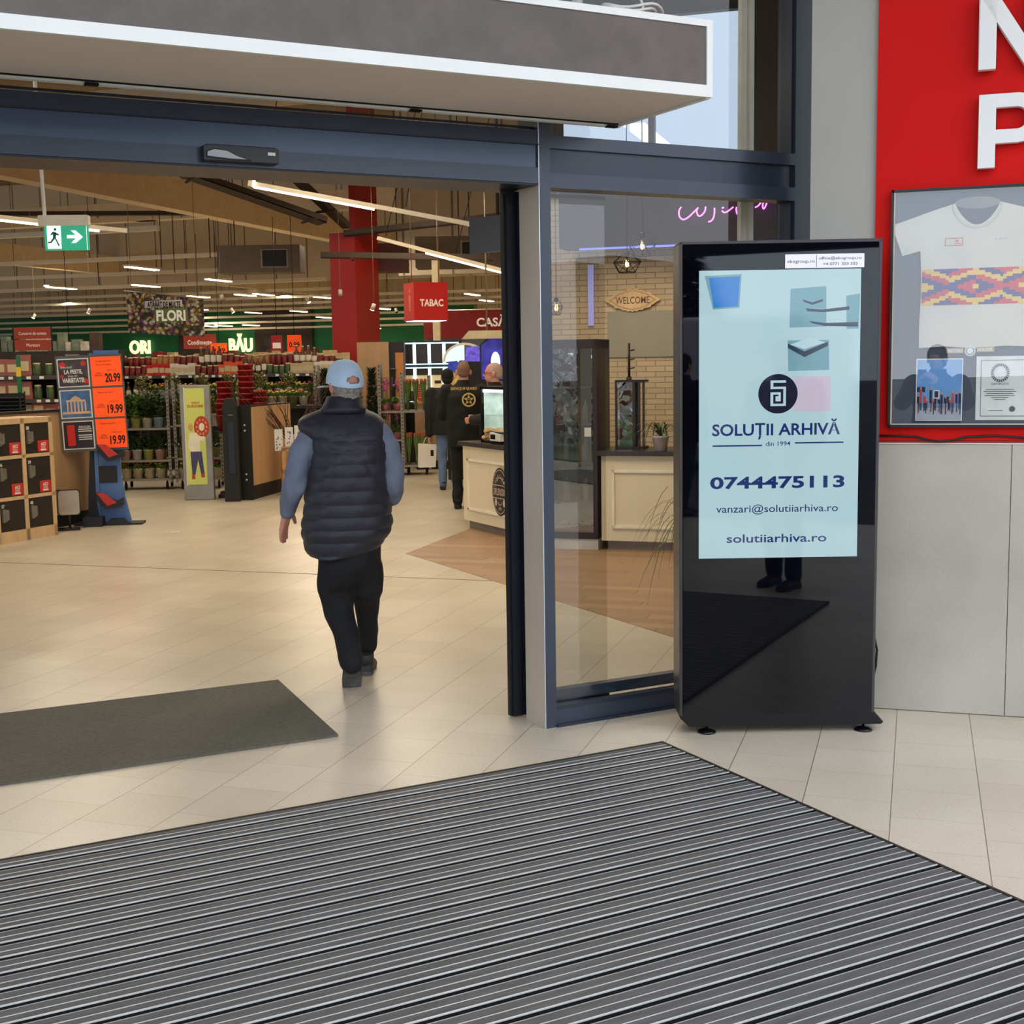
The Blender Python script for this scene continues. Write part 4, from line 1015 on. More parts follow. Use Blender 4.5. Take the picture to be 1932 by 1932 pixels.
swc = [mat('sweet_'+n_, c_, .5) for n_, c_ in (('mint',(160,200,160)),('rose',(214,150,160)),('lemon',(220,200,120)),('cocoa',(120,84,60)))]
b = MB(); random.seed(11)
b.ell((0,0,.018),(.022,.022,.018),8,6)
sw0 = None
for k_ in range(24):
    o = MB().ell((0,0,.018),(.024,.024,.018),8,6).build('macaron', swc[k_ % 4]) if k_ < 4 else None
    if o is None: o = SW[k_ % 4].copy(); COL.objects.link(o)
    else:
        if k_ == 0: SW = []
        SW.append(o)
    nm_ = ('mint green','rose pink','lemon yellow','cocoa brown')[k_ % 4]
    tag(o, nm_+' macaron on the lowest tray of the display fridge', 'macaron', nm_+' macarons in the fridge')
    p_ = uv(-3.17+.08+.052*(k_ % 6), 11.24+.09+.075*(k_//6)); o.location = (p_[0], p_[1], .201)
BTL = []
for k_ in range(18):
    if k_ < 3:
        b = MB(); b.lathe([(0,0),(.028,0),(.030,.01),(.030,.13),(.012,.18),(.012,.21),(0,.21)], n=12); o = b.build('bottle', mat('drink_'+('amber','white','brown')[k_], ((176,120,60),(210,200,190),(92,60,46))[k_], .25)); BTL.append(o)
    else: o = BTL[k_ % 3].copy(); COL.objects.link(o)
    sh_ = k_//6; p_ = uv(-3.17+.07+.06*(k_ % 6), 11.24+.12)
    o.location = (p_[0], p_[1], (.433,.793,1.133)[sh_]+.0)
    cn_ = ('amber','white','brown')[k_ % 3]; ln_ = ('lower','middle','upper')[sh_]
    tag(o, f'{cn_} drink bottle on the {ln_} wire shelf of the display fridge', 'bottle', f'{cn_} bottles on the {ln_} fridge shelf')
# dark wall cabinet and ornament on the counter
kc = thing('counter_cabinet', 'narrow dark glazed cabinet standing on the side counter against the brick wall', 'cabinet', uv(-2.62, 11.50, .893), -45)
b = MB()
for x in (0,.16,.21,.25): b.b2((x,0,0),(x+.018,.03,.62))
b.b2((0,0,.60),(.268,.2,.62)); b.b2((0,0,0),(.268,.2,.02)); b.b2((0,.18,0),(.178,.2,.62)); b.build('cabinet_frame', dkf, kc)
b = MB(); b.b2((.018,.005,.02),(.16,.01,.60)); b.build('cabinet_glass', glass_mat('fridge_glass'), kc)
b = MB(); b.cyl((.05,.1,.62),(.05,.1,.95),.012).cyl((.03,.1,.62),(.07,.1,.62),.03)
for z in (.72,.80,.88): b.cyl((.05,.1,z),(.10,.1,z+.01),.006)
o = b.build('coat_hook_stand', dkf); place(o, uv(-2.56, 11.50, .893), -45); tag(o, 'small dark stand with three hooks on top of the narrow cabinet', 'stand')
# welcome plate
wp = thing('welcome_plate', 'ornate cream plate with the word WELCOME on the brick wall', 'wall plate', uv(-2.83, 13.27, 2.30), -45)
b = MB(); pts = []
for i in range(120):
    a = 2*pi*i/120; r = 1+.045*cos(16*a)+.03*cos(34*a); w_ = 1/((abs(cos(a)/.27)**1.5+abs(sin(a)/.115)**1.5)**(1/1.5)); pts.append((w_*r*cos(a), w_*r*sin(a)+(.025*math.exp(-((a-pi/2)/.12)**2))))
b.prism(pts, -.012, 0); b.build('plate', mat('plate_cream', (222,186,138), .6), wp)
b = MB()
for sc_ in (.86,.80):
    for i in range(0,120,2):
        a, c = pts[i], pts[(i+2) % 120]; b.quad((a[0]*sc_,-.0135,a[1]*sc_),(c[0]*sc_,-.0135,c[1]*sc_),(c[0]*(sc_-.02),-.0135,c[1]*(sc_-.02)),(a[0]*(sc_-.02),-.0135,a[1]*(sc_-.02)))
b.text('WELCOME', (0,-.0135,0), .070, .355, bold=.006); b.build('plate_lettering', mat('plate_print', (96,70,44), .6), wp)
# led strip under the fascia
lz = mat('led_blue', (120,130,255), .5, emit=1.3, var=0)
b = MB(); b.b2((0,0,0),(2.35,.02,.018)); o = b.build('led_strip', lz); place(o, uv(-3.25, 12.72, 2.78), -45); tag(o, 'thin blue light strip along the underside of the dark fascia', 'light strip')
b = MB(); b.b2((0,0,0),(.06,.01,.62)); o = b.build('led_strip', mat('led_lilac', (160,160,225), .5, emit=.5, var=0)); place(o, uv(-3.30, 13.26, 2.05), -45); tag(o, 'upright lilac light strip on the brick wall left of the welcome plate', 'light strip')
# pendant lamps with wire cages
bulbm = mat('filament_bulb', (255,206,128), .3, emit=9.0, var=0); cage = mat('cage_wire', (36,30,26), .5, .5); glb = glass_mat('bulb_glass', (1,.93,.8), 1.2)
def pendant(label, loc, wide, high, drop):
    t = thing('pendant_lamp', label, 'lamp', loc, 0, None)
    b = MB(); b.tube([(0,0,high*.55),(0,0,drop)], .004, 6); b.build('lamp_cord', cage, t)
    b = MB(); b.cyl((0,0,high*.30),(0,0,high*.58), .018, .018); b.build('lamp_holder', cage, t)
    b = MB(); n = 6; tiers = [(.10*wide,.5*high),(.5*wide,.02*high),(.30*wide,-.5*high)]
    for i in range(n):
        a = 2*pi*i/n; a2 = 2*pi*(i+1)/n
        P_ = [(r*cos(a), r*sin(a), z) for r, z in tiers]; Q_ = [(r*cos(a2), r*sin(a2), z) for r, z in tiers]
        for p0, p1 in zip(P_[:-1], P_[1:]): b.cyl(p0, p1, .0035, n=5)
        for p0, p1 in zip(P_, Q_): b.cyl(p0, p1, .0035, n=5)
        b.cyl(P_[1], Q_[2], .003, n=5)
    b.build('wire_cage', cage, t)
    b = MB(); b.lathe([(.008,.045),(.018,.03),(.034,-.005),(.036,-.03),(.024,-.055),(.0,-.062)][::-1], n=14); b.build('bulb', glb, t)
    b = MB(); b.tube([(-.008,0,.02),(-.012,0,-.03),(.0,0,-.01),(.012,0,-.03),(.008,0,.02)], .004, 6); b.ell((0,0,-.012),(.016,.016,.026),10,8); b.build('filament', bulbm, t)
    return t
pendant('upper wire cage pendant lamp with glowing bulb in front of the dark fascia', (5.74,8.71,2.59), .24, .17, 5.58)
pendant('wire cage pendant lamp with glowing bulb hanging just above the welcome plate', (6.06,9.43,2.51), .26, .16, 5.66)
pendant('small wire cage pendant lamp glowing at the edge of the window frame', (6.01,10.56,2.19), .13, .15, 5.98)
# neon sign
def neon(pts, b): 
    q = []
    for i in range(len(pts)-1):
        p0 = pts[max(i-1,0)]; p1 = pts[i]; p2 = pts[i+1]; p3 = pts[min(i+2,len(pts)-1)]
        for s_ in range(6):
            t_ = s_/6; q.append(tuple(.5*((2*p1[k])+(-p0[k]+p2[k])*t_+(2*p0[k]-5*p1[k]+4*p2[k]-p3[k])*t_*t_+(-p0[k]+3*p1[k]-3*p2[k]+p3[k])*t_**3) for k in (0,1)))
    q.append(pts[-1]); b.tube([(x/1932*1.19, 0, -y/1932*1.19) for x, y in q], .0068, 7)
b = MB()
for st_ in ([(335,262),(300,320),(310,410),(370,455),(450,420),(540,340),(600,285)], [(600,285),(575,330),(595,400),(640,410),(700,350),(715,275)], [(850,300),(850,380),(830,460),(790,500),(755,505)],
            [(965,310),(995,300)], [(965,350),(1000,375),(1050,365),(1140,300)], [(1190,305),(1185,350),(1200,415)], [(1470,325),(1530,290),(1600,185),(1610,200),(1585,300),(1600,350),(1625,320),(1670,215),(1720,185)]): neon(st_, b)
o = b.build('neon_sign', mat('neon_pink', (255,110,235), .4, emit=3.6, var=0)); place(o, uv(-2.42, 12.62, 3.30), -45)
tag(o, 'pink handwritten neon sign on the dark fascia above the kiosk', 'neon sign')
# plants
leafm = mat('long_leaf', (72,84,44), .6, var=.3, vs=8); potw = mat('white_pot', (206,200,204), .4)
def strap_plant(label, loc, n, length, height, pot_r, pot_h, seed, spread=1.0):
    t = thing('potted_plant', label, 'plant', loc, 0); random.seed(seed)
    b = MB(); b.lathe([(0,0),(pot_r*.72,0),(pot_r*.95,pot_h*.9),(pot_r,pot_h*.9),(pot_r,pot_h),(pot_r*.9,pot_h),(pot_r*.88,pot_h*.85),(0,pot_h*.85)], n=20); b.build('pot', potw, t)
    b = MB()
    for i in range(n):
        a = 2*pi*i/n*1.618*3; L = length*random.uniform(.6,1); h = height*random.uniform(.5,1)
        base = Vector((0,0,pot_h+(height*.4 if height > .5 else 0)*random.random())); dr = Vector((cos(a), sin(a), 0)); sd = Vector((-sin(a), cos(a), 0))*.011
        pr = []
        for k_ in range(9):
            s_ = k_/8; p = base+dr*L*spread*s_+Vector((0,0,h*(1.9*s_-2.3*s_*s_)*.9)); pr.append((p-sd*(1-s_*.95), p+sd*(1-s_*.95)))
        for p, q in zip(pr[:-1], pr[1:]): b.add([p[0],p[1],q[1],q[0]], [(0,1,2,3)], 0, None, True)
    if height > .5: b.cyl((0,0,pot_h*.8),(0,0,pot_h+height*.4), .015, .012)
    b.build('leaves', leafm, t); return t
strap_plant('spiky plant in white pot on the side counter by the totem', (6.47,9.54,.893), 26, .42, .35, .075, .13, 5)
strap_plant('tall drooping spiky plant standing on the cafe floor behind the totem', (5.33,7.45,0), 44, .55, .75, .14, .28, 6)

# ================================================================ HALL THINGS
ply = mat('beech_laminate', (204,172,130), .5, var=.08, vs=2.5, stretch=(6,6,.6))
ply2 = mat('brown_laminate', (178,142,104), .55, var=.10, vs=2.0, stretch=(5,5,.5))
skb = mat('black_skirting', (28,26,25), .6)
blackd = mat('locker_door_black', (34,28,26), .45, var=.1)
# lockers (faces along V; front looks to +U): local x = V, front -y
lk = thing('locker_unit', 'beech parcel locker unit with black numbered doors at the left edge', 'lockers', (1.965,13.87,0), 38.0-0)
# local x runs towards +; unit extends to -x
b = MB(); W_ = .375; nC = 4
b.b2((-W_*nC-.02,.01,.0),(.03,.5,1.215)); b.build('carcass_back', ply, lk)
b = MB()
for c_ in range(nC+1): b.b2((-W_*c_-.022,-.012,0),(-W_*c_+.028,.012,1.21))
for z in (.0,.415,.82): b.b2((-W_*nC,-.012,z if z else 0),(.028,.012,(z+.035) if z else .115))
b.b2((-W_*nC-.02,-.012,1.16),(.028,.012,1.215)); b.build('face_frame', ply, lk)
nums = [['39','40','41'],['36','37','38']]
lab = [['38','39','40'],['35','36','37'],['32','33','34'],['29','30','31']]
silver = mat('lock_silver', (138,136,132), .35, .7); rsk = mat('red_sticker', (206,44,36), .5, var=.03)
for c_ in range(nC):
    for r_ in range(3):
        xa = -W_*(c_+1)+.028; xb = -W_*c_-.022; za = (.855,.45,.115)[r_]; zb = (1.16,.82,.415)[r_]
        b = MB(); b.b2((xa+.004,-.006,za+.004),(xb-.004,.009,zb-.004)); d_ = b.build('locker_door', blackd, lk)
        b = MB(); b.b2((xa+.02,-.03,zb-.205),(xa+.055,-.006,zb-.075)); b.b2((xa+.065,-.022,zb-.185),(xa+.105,-.006,zb-.085)); b.cyl((xa+.062,-.034,zb-.18),(xa+.062,-.006,zb-.18),.016); b.build('door_lock', silver, d_)
        b = MB(); b.text(lab[c_][r_], (xa+.045,-.0075,zb-.048), .032, .04, bold=.03); b.build('door_number', wh, d_)
        if r_ < 2:
            b = MB(); b.b2((xb-.155,-.0085,za+.012),(xb-.012,-.0065,za+.125),0); st_ = b.build('red_sticker', rsk, d_)
            b = MB(); b.text('AICI', (xb-.083,-.0100,za+.088), .030, .070, bold=.04)
            for q_ in range(3): b.b2((xb-.115,-.0100,za+.062-.008*q_),(xb-.052,-.0088,za+.065-.008*q_))
            b.b2((xb-.12,-.0100,za+.022),(xb-.047,-.0088,za+.038)); b.build('sticker_words', wh, st_)
# low partition behind the lockers
pt = thing('low_partition', 'low brown laminate partition with dark top rail behind the lockers', 'partition', (.55,12.95,0), 38)
b = MB(); b.b2((0,.05,.14),(2.55,.12,1.235)); b.build('panel', ply2, pt)
b = MB(); b.b2((0,.03,1.235),(2.55,.14,1.262)); b.build('top_rail', skb, pt)
b = MB(); b.b2((0,.055,0),(2.55,.13,.14)); b.build('skirting', skb, pt)
pt.location = (.62,13.32,0)
# two pale panels with black frames leaning by the partition
for k_, (dx, lb_) in enumerate(((0,'pale grey panel in black frame beside the promotional stand'),(-.17,'pale grey panel in black frame beside the lockers'))):
    t = thing('display_board', lb_, 'panel', (2.165+dx*.9,14.20-dx*.2,.0), -5, 'pale framed panels by the partition')
    b = MB(); b.rbox((-.105,0,.165),(.105,.015,.42), .03); b.build('panel_face', mat('pale_grey_panel', (168,160,150), .5), t)
    b = MB(); b.rbox((-.115,.006,.155),(.115,.02,.43), .035); b.cyl((0,.012,.02),(0,.012,.16),.012); b.b2((-.1,-.05,0),(.1,.1,.02)); b.build('panel_frame', skb, t)

# promotional stand with price board
ps_ = thing('promotional_stand', 'blue cardboard promotional stand with a six panel price board', 'stand', (2.55,14.46,0), -22)
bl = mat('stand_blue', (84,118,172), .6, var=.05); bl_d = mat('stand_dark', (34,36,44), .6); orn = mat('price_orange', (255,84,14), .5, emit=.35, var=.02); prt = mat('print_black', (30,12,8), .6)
b = MB(); b.prism([(-.16,0),(-.02,0),(-.06,.30),(-.07,.85),(-.10,.85),(-.14,.35)], .0, .30); b.build('side_board', bl_d, ps_)
b = MB(); b.prism([(-.06,.03),(.30,.03),(.24,.30),(.21,.55),(.21,.80),(-.05,.80)], .02, .05); b.b2((-.06,.0,.03),(-.02,.3,1.85)); b.b2((-.02,.03,.8),(.24,.05,1.88)); b.build('blue_panel', bl, ps_)
b = MB(); b.b2((-.02,.01,.46),(.17,.03,.64)); b.build('dark_niche', blackd, ps_)
b = MB(); b.prism([(-.18,0),(.02,0),(.02,.10),(-.18,.10)], -.16, .1); b.prism([(.02,.0),(.30,.0),(.22,.07),(.09,.07)], -.06, .05); b.b2((-.30,-.05,0),(.42,.2,.02)); b.build('feet', bl_d, ps_)
lfm = mat('leaflet_red', (196,52,44), .5, var=.2, vs=12)
for zz, xx in ((.76,.0),(.24,-.04)):
    b = MB(); b.prism([(xx,zz+.12),(xx+.20,zz+.02),(xx+.27,zz+.06),(xx+.27,zz-.02),(xx+.10,zz-.06),(xx,zz+.05)], -.12, .01); tr_ = b.build('leaflet_tray', blackd, ps_)
    b = MB(); b.add([(xx+.01,-.125,zz+.12),(xx+.09,-.125,zz+.12),(xx+.22,-.125,zz+.015),(xx+.12,-.125,zz-.02)], [(0,1,2,3)]); b.build('leaflets', lfm, tr_)
b = MB(); b.b2((-.38,-.03,.81),(.31,-.005,1.835)); bo = b.build('price_board', mat('board_grey', (84,88,92), .5), ps_); bo.rotation_euler = (0, radians(-1.8), 0); bo.location = (.03,0,0)
pw = [mat('pic_dark', (70,62,66), .5, var=.5, vs=14), mat('pic_sky', (72,110,156), .5, var=.4, vs=9), mat('pic_ink', (46,42,50), .5)]
for r_ in range(3):
    za = 1.50-.332*r_; 
    b = MB(); b.b2((-.365,-.0335,za),(-.035,-.0315,za+.305)); o_ = b.build('picture_border', mat('paper_white', (222,222,216), .7), bo)
    b = MB(); b.b2((-.352,-.0355,za+.012),(-.048,-.034,za+.293)); b.build('picture', pw[r_], bo)
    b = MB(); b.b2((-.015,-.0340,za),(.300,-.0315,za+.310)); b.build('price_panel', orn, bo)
    b = MB(); b.text(('20.99','19.99','19.99')[r_], (.205,-.0365,za+.085), .090, .160, bold=.03)
    b.text(('Cotlet de porc','Fleica de porc','Fleica de porc')[r_], (.12,-.0365,za+.265), .020, .17)
    if r_ == 0: b.text('Fara os bucata', (.12,-.0365,za+.228), .018, .16)
    b.text('-27%', (.055,-.0365,za+.13), .026, .075); b.text('28.99 /27%', (.20,-.0365,za+.165), .014, .10); b.b2((.01,-.0370,za+.105),(.11,-.0355,za+.109)); b.build('price_print', prt, bo)
b = MB(); b.text('Delectează', (-.27,-.0375,1.715), .026, .12, shear=.2); b.text('LA PESTE,', (-.20,-.0375,1.665), .042, .19, bold=.04); b.text('VARIETATE!', (-.205,-.0375,1.575), .044, .23, bold=.04); b.text('alege din', (-.21,-.0375,1.622), .022, .10)
b.text('REDUCERI', (-.13,-.0375,1.075), .020, .12, bold=.02)
for k_ in range(5): b.b2((-.20,-.038,1.045-.022*k_-(.02 if k_ > 1 else 0)),(-.06,-.0365,1.055-.022*k_-(.02 if k_ > 1 else 0)))
b.build('picture_words', wh, bo)
b = MB(); b.rbox((-.315,-.039,.875),(-.235,-.0365,1.10), .012); b.build('phone_picture', rsk, bo)
b = MB(); gateM = mat('gate_sand', (214,176,140), .6)
b.b2((-.30,-.0375,1.345),(-.10,-.0365,1.365))
for q_ in range(6): b.b2((-.295+.037*q_,-.0375,1.24),(-.280+.037*q_,-.0365,1.345))
b.prism([(-.26,1.365),(-.14,1.365),(-.17,1.395),(-.20,1.41),(-.23,1.395)], -.0375, -.0365); b.b2((-.345,-.0375,1.215),(-.055,-.0365,1.24)); b.build('gate_picture', gateM, bo)
b = MB()
for c_, rr_, xx, zz in ((0,.035,-.31,1.74),(0,.03,-.09,1.75),(0,.03,-.075,1.56),(0,.02,-.32,1.62)): b.add([(xx+rr_*cos(2*pi*i/12), -.0370, zz+rr_*.9*sin(2*pi*i/12)) for i in range(12)], [tuple(range(12))])
b.build('chilli_pictures', rsk, bo)

# advertising pillar (anti theft pillar with poster)
ap = thing('poster_pillar', 'silver framed pillar with a yellow green poster standing on the hall floor', 'poster pillar', (4.12,16.48,0), -20)
sil = mat('brushed_silver', (150,146,136), .4, .5)
b = MB(); b.prism([(-.19,0),(.19,0),(.18,1.46),(-.20,1.46)], -.04, .06); b.build('pillar_body', sil, ap, bevel=.012)
b = MB(); b.b2((-.135,-.044,.20),(.105,-.041,1.42)); po = b.build('poster', mat('poster_lime', (196,200,100), .5, emit=.12, var=.03), ap)
b = MB(); b.b2((-.15,-.0425,.19),(-.137,-.041,1.43)); b.build('poster_edge', wh, ap)
b = MB(); tr = mat('poster_red', (186,66,36), .5); b.text('TRĂIEȘTE', (-.01,-.0465,1.235), .022, .11, bold=.02); b.text('CU BUCURIE!', (-.01,-.0465,1.195), .030, .20, bold=.03); b.build('poster_words', tr, po)
b = MB()
b.ell((.06,-.0465,.93),(.095,.002,.14),20,10,0); b.ell((.06,-.0485,.93),(.035,.002,.05),14,8,1)
for k_ in range(10): a = 2*pi*k_/10; b.ell((.06+.062*cos(a),-.0485,.93+.092*sin(a)),(.010,.001,.017),8,4,2)
b.build('pastry_picture', [tr, mat('poster_cream', (236,226,200), .5), mat('poster_pinkish', (226,150,120), .5)], po)
b = MB(); b.ell((-.075,-.0468,.935),(.03,.002,.05),14,8,0); b.b2((-.09,-.0475,.62),(.03,-.0455,.86),1); b.prism([(-.09,.86),(-.12,.70),(-.09,.62)], -.0475, -.0455, 1); b.prism([(.03,.86),(.10,.80),(.08,.75),(.03,.76)], -.0475, -.0455, 1)
b.prism([(-.09,.62),(.05,.62),(.07,.35),(.03,.33),(.00,.52),(-.04,.33),(-.08,.33)], -.0475, -.0455, 2); b.b2((-.085,-.0475,.27),(-.045,-.0455,.33),3); b.b2((.03,-.0475,.29),(.075,-.0455,.35),3)
b.build('man_picture', [mat('poster_skin', (214,160,120), .6), mat('poster_shirt', (232,226,196), .6), mat('poster_trousers', (72,66,110), .6), tr], po)
# black pedestal
bp = thing('black_pedestal', 'black rounded pedestal standing between the poster pillar and the wooden partition', 'pedestal', (4.43,16.05,0), -20)
b = MB(); b.prism([(-.10,0),(.10,0),(.088,1.20),(.05,1.295),(-.05,1.30),(-.09,1.20)], -.06, .08); b.build('pedestal_body', skb, bp, bevel=.015)
b = MB(); b.prism([(-.03,.35),(.05,.35),(.045,1.0),(-.03,1.0)], -.075, -.06); b.build('pedestal_cover', mat('gloss_black_cover', (20,20,22), .2), bp)
b = MB(); b.b2((-.02,-.077,1.08),(.04,-.0745,1.09)); b.build('pedestal_mark', silver, bp)
# wooden partition with black end panel
wp_ = thing('wooden_partition', 'brown wooden partition with black end panel and skirting behind the walking man', 'partition', (4.69,16.05,0), 52)
b = MB(); b.b2((0,0,.18),(1.45,.12,1.175)); b.build('wood_panel', mat('oak_laminate', (190,152,112), .5, var=.08, vs=2, stretch=(4,4,.5)), wp_)
b = MB(); b.b2((-.03,-.01,0),(0,.15,1.20)); b.build('black_end_panel', skb, wp_)
b = MB(); b.b2((0,.01,0),(1.45,.11,.18)); b.b2((0,-.003,1.175),(1.45,.13,1.19)); b.build('skirting', skb, wp_)
b = MB()
for z in (.95,.88,.33,.26): b.cyl((-.034,.07,z),(-.029,.07,z),.012)
b.build('screw_caps', wh, wp_)

# ---- plants and pots
def leaf_bunch(b, n, R, H, z0, size, mi=0, up=.6):
    n = int(n*1.8); size *= 1.15
    for i in range(n):
        a = random.uniform(0, 2*pi); rr = R*sqrt(random.random()); h = z0+H*random.random()*(1-.4*(rr/R)**2)
        p = Vector((rr*cos(a), rr*sin(a), h)); d = Vector((cos(a), sin(a), random.uniform(-.2, up*2))).normalized()*size*random.uniform(.7,1.3)
        s_ = d.cross(Vector((0,0,1)));  s_ = (s_.normalized() if s_.length > 1e-4 else Vector((1,0,0)))*size*.32
        b.add([p, p+d*.5+s_, p+d, p+d*.5-s_], [(0,1,2,3)], mi)
lf = [mat('leaf_deep', (62,86,42), .6, var=.35, vs=10), mat('leaf_olive', (122,118,60), .6, var=.3, vs=10), mat('leaf_fresh', (96,128,56), .6, var=.3, vs=10)]
potc = {'white':(206,200,190),'lime':(176,180,104),'sky blue':(150,176,190),'pink':(206,158,150),'olive':(128,124,84),'cream':(214,198,170)}
pots = {}
def pot_plant(color, kind):
    key = (color, kind)
    t = thing('potted_plant', '', 'plant', (0,0,0), 0)
    b = MB(); b.lathe([(0,0),(.052,0),(.068,.12),(.072,.12),(.072,.14),(.064,.14),(.062,.125),(0,.125)], n=14); b.build('pot', mat('pot_'+color.replace(' ','_'), potc[color], .5), t)
    b = MB()
    if kind == 'bushy': leaf_bunch(b, 170, .12, .36, .12, .055); b.build('foliage', lf[0] if color != 'lime' else lf[2], t)
    elif kind == 'low': leaf_bunch(b, 110, .10, .20, .12, .05); b.build('foliage', lf[0], t)
    elif kind == 'dry': leaf_bunch(b, 130, .11, .26, .12, .045); b.build('foliage', lf[1], t)
    else:
        leaf_bunch(b, 70, .085, .07, .12, .045); b.build('foliage', lf[2], t)
        b = MB()
        for q in range(14): b.ell((random.uniform(-.06,.06), random.uniform(-.06,.06), .20+random.uniform(-.02,.03)), (.016,.016,.011), 7, 5)
        b.build('blossoms', mat('blossom_'+kind, {'primrose':(222,130,60),'yellow':(226,198,80),'rose':(206,110,130)}[kind], .6), t)
    return t
def put_plants(spec, origin, rz, label_on):
    """spec: list of (x, y, z, color, kind)"""
    for (x, y, z, color, kind) in spec:
        key = (color, kind)
        R2 = Matrix.Rotation(radians(rz), 4, 'Z'); p = Vector(origin)+R2 @ Vector((x, y, z))
        kn = {'bushy':'bushy green plant','low':'dark leafy plant','dry':'olive wilting plant','primrose':'orange primrose','yellow':'yellow primrose','rose':'pink primrose'}[kind]
        label = f'{kn} in a {color} pot on the {label_on(x, z)}'
        if key not in pots: pots[key] = pot_plant(color, kind); pots[key].location = p; t = pots[key]; t['label'] = label
        else: t = dup(pots[key], p, random.uniform(0,360), label)
        t['group'] = label+' (row)' if False else f'{kn}s in {color} pots on the {label_on(x, z)}'
galv = mat('galvanised_steel', (142,134,120), .45, .6)
def trolley(label, loc, rz, L, D, H, shelves, mesh_top=False):
    t = thing('plant_trolley', label, 'trolley', loc, rz)
    b = MB()
    for x in (0, L):
        for y in (0, D):
            b.b2((x-.018,y-.018,.10),(x+.018,y+.018,H))
    b.build('posts', galv, t)
    holes = MB()
    for x in (0, L):
        for k_ in range(int(H/.055)-2): holes.b2((x-.008,-.0195,.15+.055*k_),(x+.008,-.018,.17+.055*k_))
    holes.build('post_slots', skb, t)
    for z in shelves:
        b = MB(); b.b2((-.01,-.01,z-.03),(L+.01,D+.01,z)); b.build('shelf', galv, t)
    for x in (.06, L-.06):
        for y in (.05, D-.05):
            b = MB(); b.cyl((x-.012,y,.055),(x+.012,y,.055), .05, n=14); b.cyl((x,y,.05),(x,y,.14),.012); b.build('castor', blk, t)
    return t
o1 = (3.50,18.35,0); rz1 = -22
trolley('galvanised trolley of potted plants standing behind the poster pillar', o1, rz1, .68, .5, 1.50, [.16,.42,.86])
def on1(x, z): return 'top shelf of the plant trolley' if z > .8 else ('middle shelf of the plant trolley' if z > .4 else 'bottom shelf of the plant trolley')
sp = []
for i, c_ in enumerate(('sky blue','lime','white','sky blue')): sp.append((.07+.155*i,.08,.862,c_,'bushy')); sp.append((.07+.155*i,.30,.862,c_ if i % 2 else 'white','bushy'))
for i, c_ in enumerate(('pink','white','lime','pink')): sp.append((.07+.155*i,.08,.422,c_,'low')); sp.append((.07+.155*i,.30,.422,'lime' if i % 2 else 'pink','low'))
for i, k_ in enumerate(('primrose','rose','primrose','yellow')): sp.append((.07+.155*i,.08,.162,'cream',k_)); sp.append((.07+.155*i,.26,.162,'cream',('rose','primrose','yellow','primrose')[i]))
put_plants(sp, o1, rz1, on1)
o2 = (4.20,18.02,0)
trolley('second galvanised trolley of potted plants half hidden by the poster pillar', o2, rz1, .62, .5, 1.45, [.16,.44,.90])
def on2(x, z): return ('top' if z > .8 else 'middle' if z > .4 else 'bottom')+' shelf of the half hidden trolley'
sp = []
for i in range(4):
    sp.append((.06+.155*i,.08,.902,('olive','cream','olive','white')[i],'dry')); sp.append((.06+.155*i,.3,.902,'olive','bushy'))
    sp.append((.06+.155*i,.08,.442,('olive','lime','cream','olive')[i],'low')); sp.append((.06+.155*i,.1,.162,'cream',('yellow','rose','yellow','rose')[i]))
put_plants(sp, o2, rz1, on2)
# table of small flowers behind (row of primroses at z ~1.15)
def flower_table(label, loc, rz, L, z, kinds, tag_):
    t = thing('flower_table', label, 'table', loc, rz)
    b = MB(); b.b2((0,0,z-.04),(L,.5,z)); b.build('tabletop', skb, t)
    for x in (.03, L-.03):
        for y in (.03, .47):
            b = MB(); b.cyl((x,y,0),(x,y,z-.04),.018); b.build('leg', skb, t)
    put_plants([(.08+.15*i,.12,z+.002,('cream','olive','white','cream')[i % 4],kinds[i % len(kinds)]) for i in range(int((L-.1)/.15))], loc, rz, lambda x, zz: tag_)
flower_table('long dark table of small potted flowers behind the plant trolleys', (4.20,20.45,0), -28, 3.0, 1.20, ['dry','yellow','primrose','dry','yellow','rose'], 'long flower table')
flower_table('low dark table of yellow flowers behind the wooden partition', (5.20,18.55,0), -18, 1.25, 1.10, ['yellow','yellow','primrose','yellow'], 'table behind the wooden partition')
# red flower buckets in stacks
rb0 = MB(); rb0.lathe([(0,0),(.075,0),(.10,.19),(.108,.19),(.108,.21),(.095,.21),(.07,.015),(0,.015)], n=20)
buck = rb0.build('flower_bucket', mat('bucket_red', (150,28,30), .4)); first = True
stacks = [((4.62,16.95),.0,5,'short stack of red buckets beside the black pedestal',.98),((4.86,16.78),.0,7,'tallest stack of red buckets behind the black pedestal',1.05),((5.02,16.72),.0,3,'small stack of red buckets by the wooden partition',1.0),((4.50,16.60),.0,3,'low front stack of red buckets beside the poster pillar',.86)]
for (x, y), z, n_, lb_, zb in stacks:
    bx = thing('bucket_rack', 'narrow black floor rack under the '+lb_, 'rack', (x, y, 0), -20)
    b = MB(); b.b2((-.1,-.1,0),(.1,.1,.04)); b.b2((-.11,-.11,zb-.02),(.11,.11,zb)); b.b2((-.015,-.015,.04),(.015,.015,zb-.02)); b.build('rack_frame', skb, bx)
    for k_ in range(n_):
        o = buck if first else buck.copy()
        if not first: COL.objects.link(o)
        first = False; o.location = (x, y, zb+.001+.075*k_)
        pos = 'bottom' if k_ == 0 else ('top' if k_ == n_-1 else 'middle')
        tag(o, f'red flower bucket, {pos} of the {lb_}', 'bucket', f'{pos} buckets of the {lb_}')
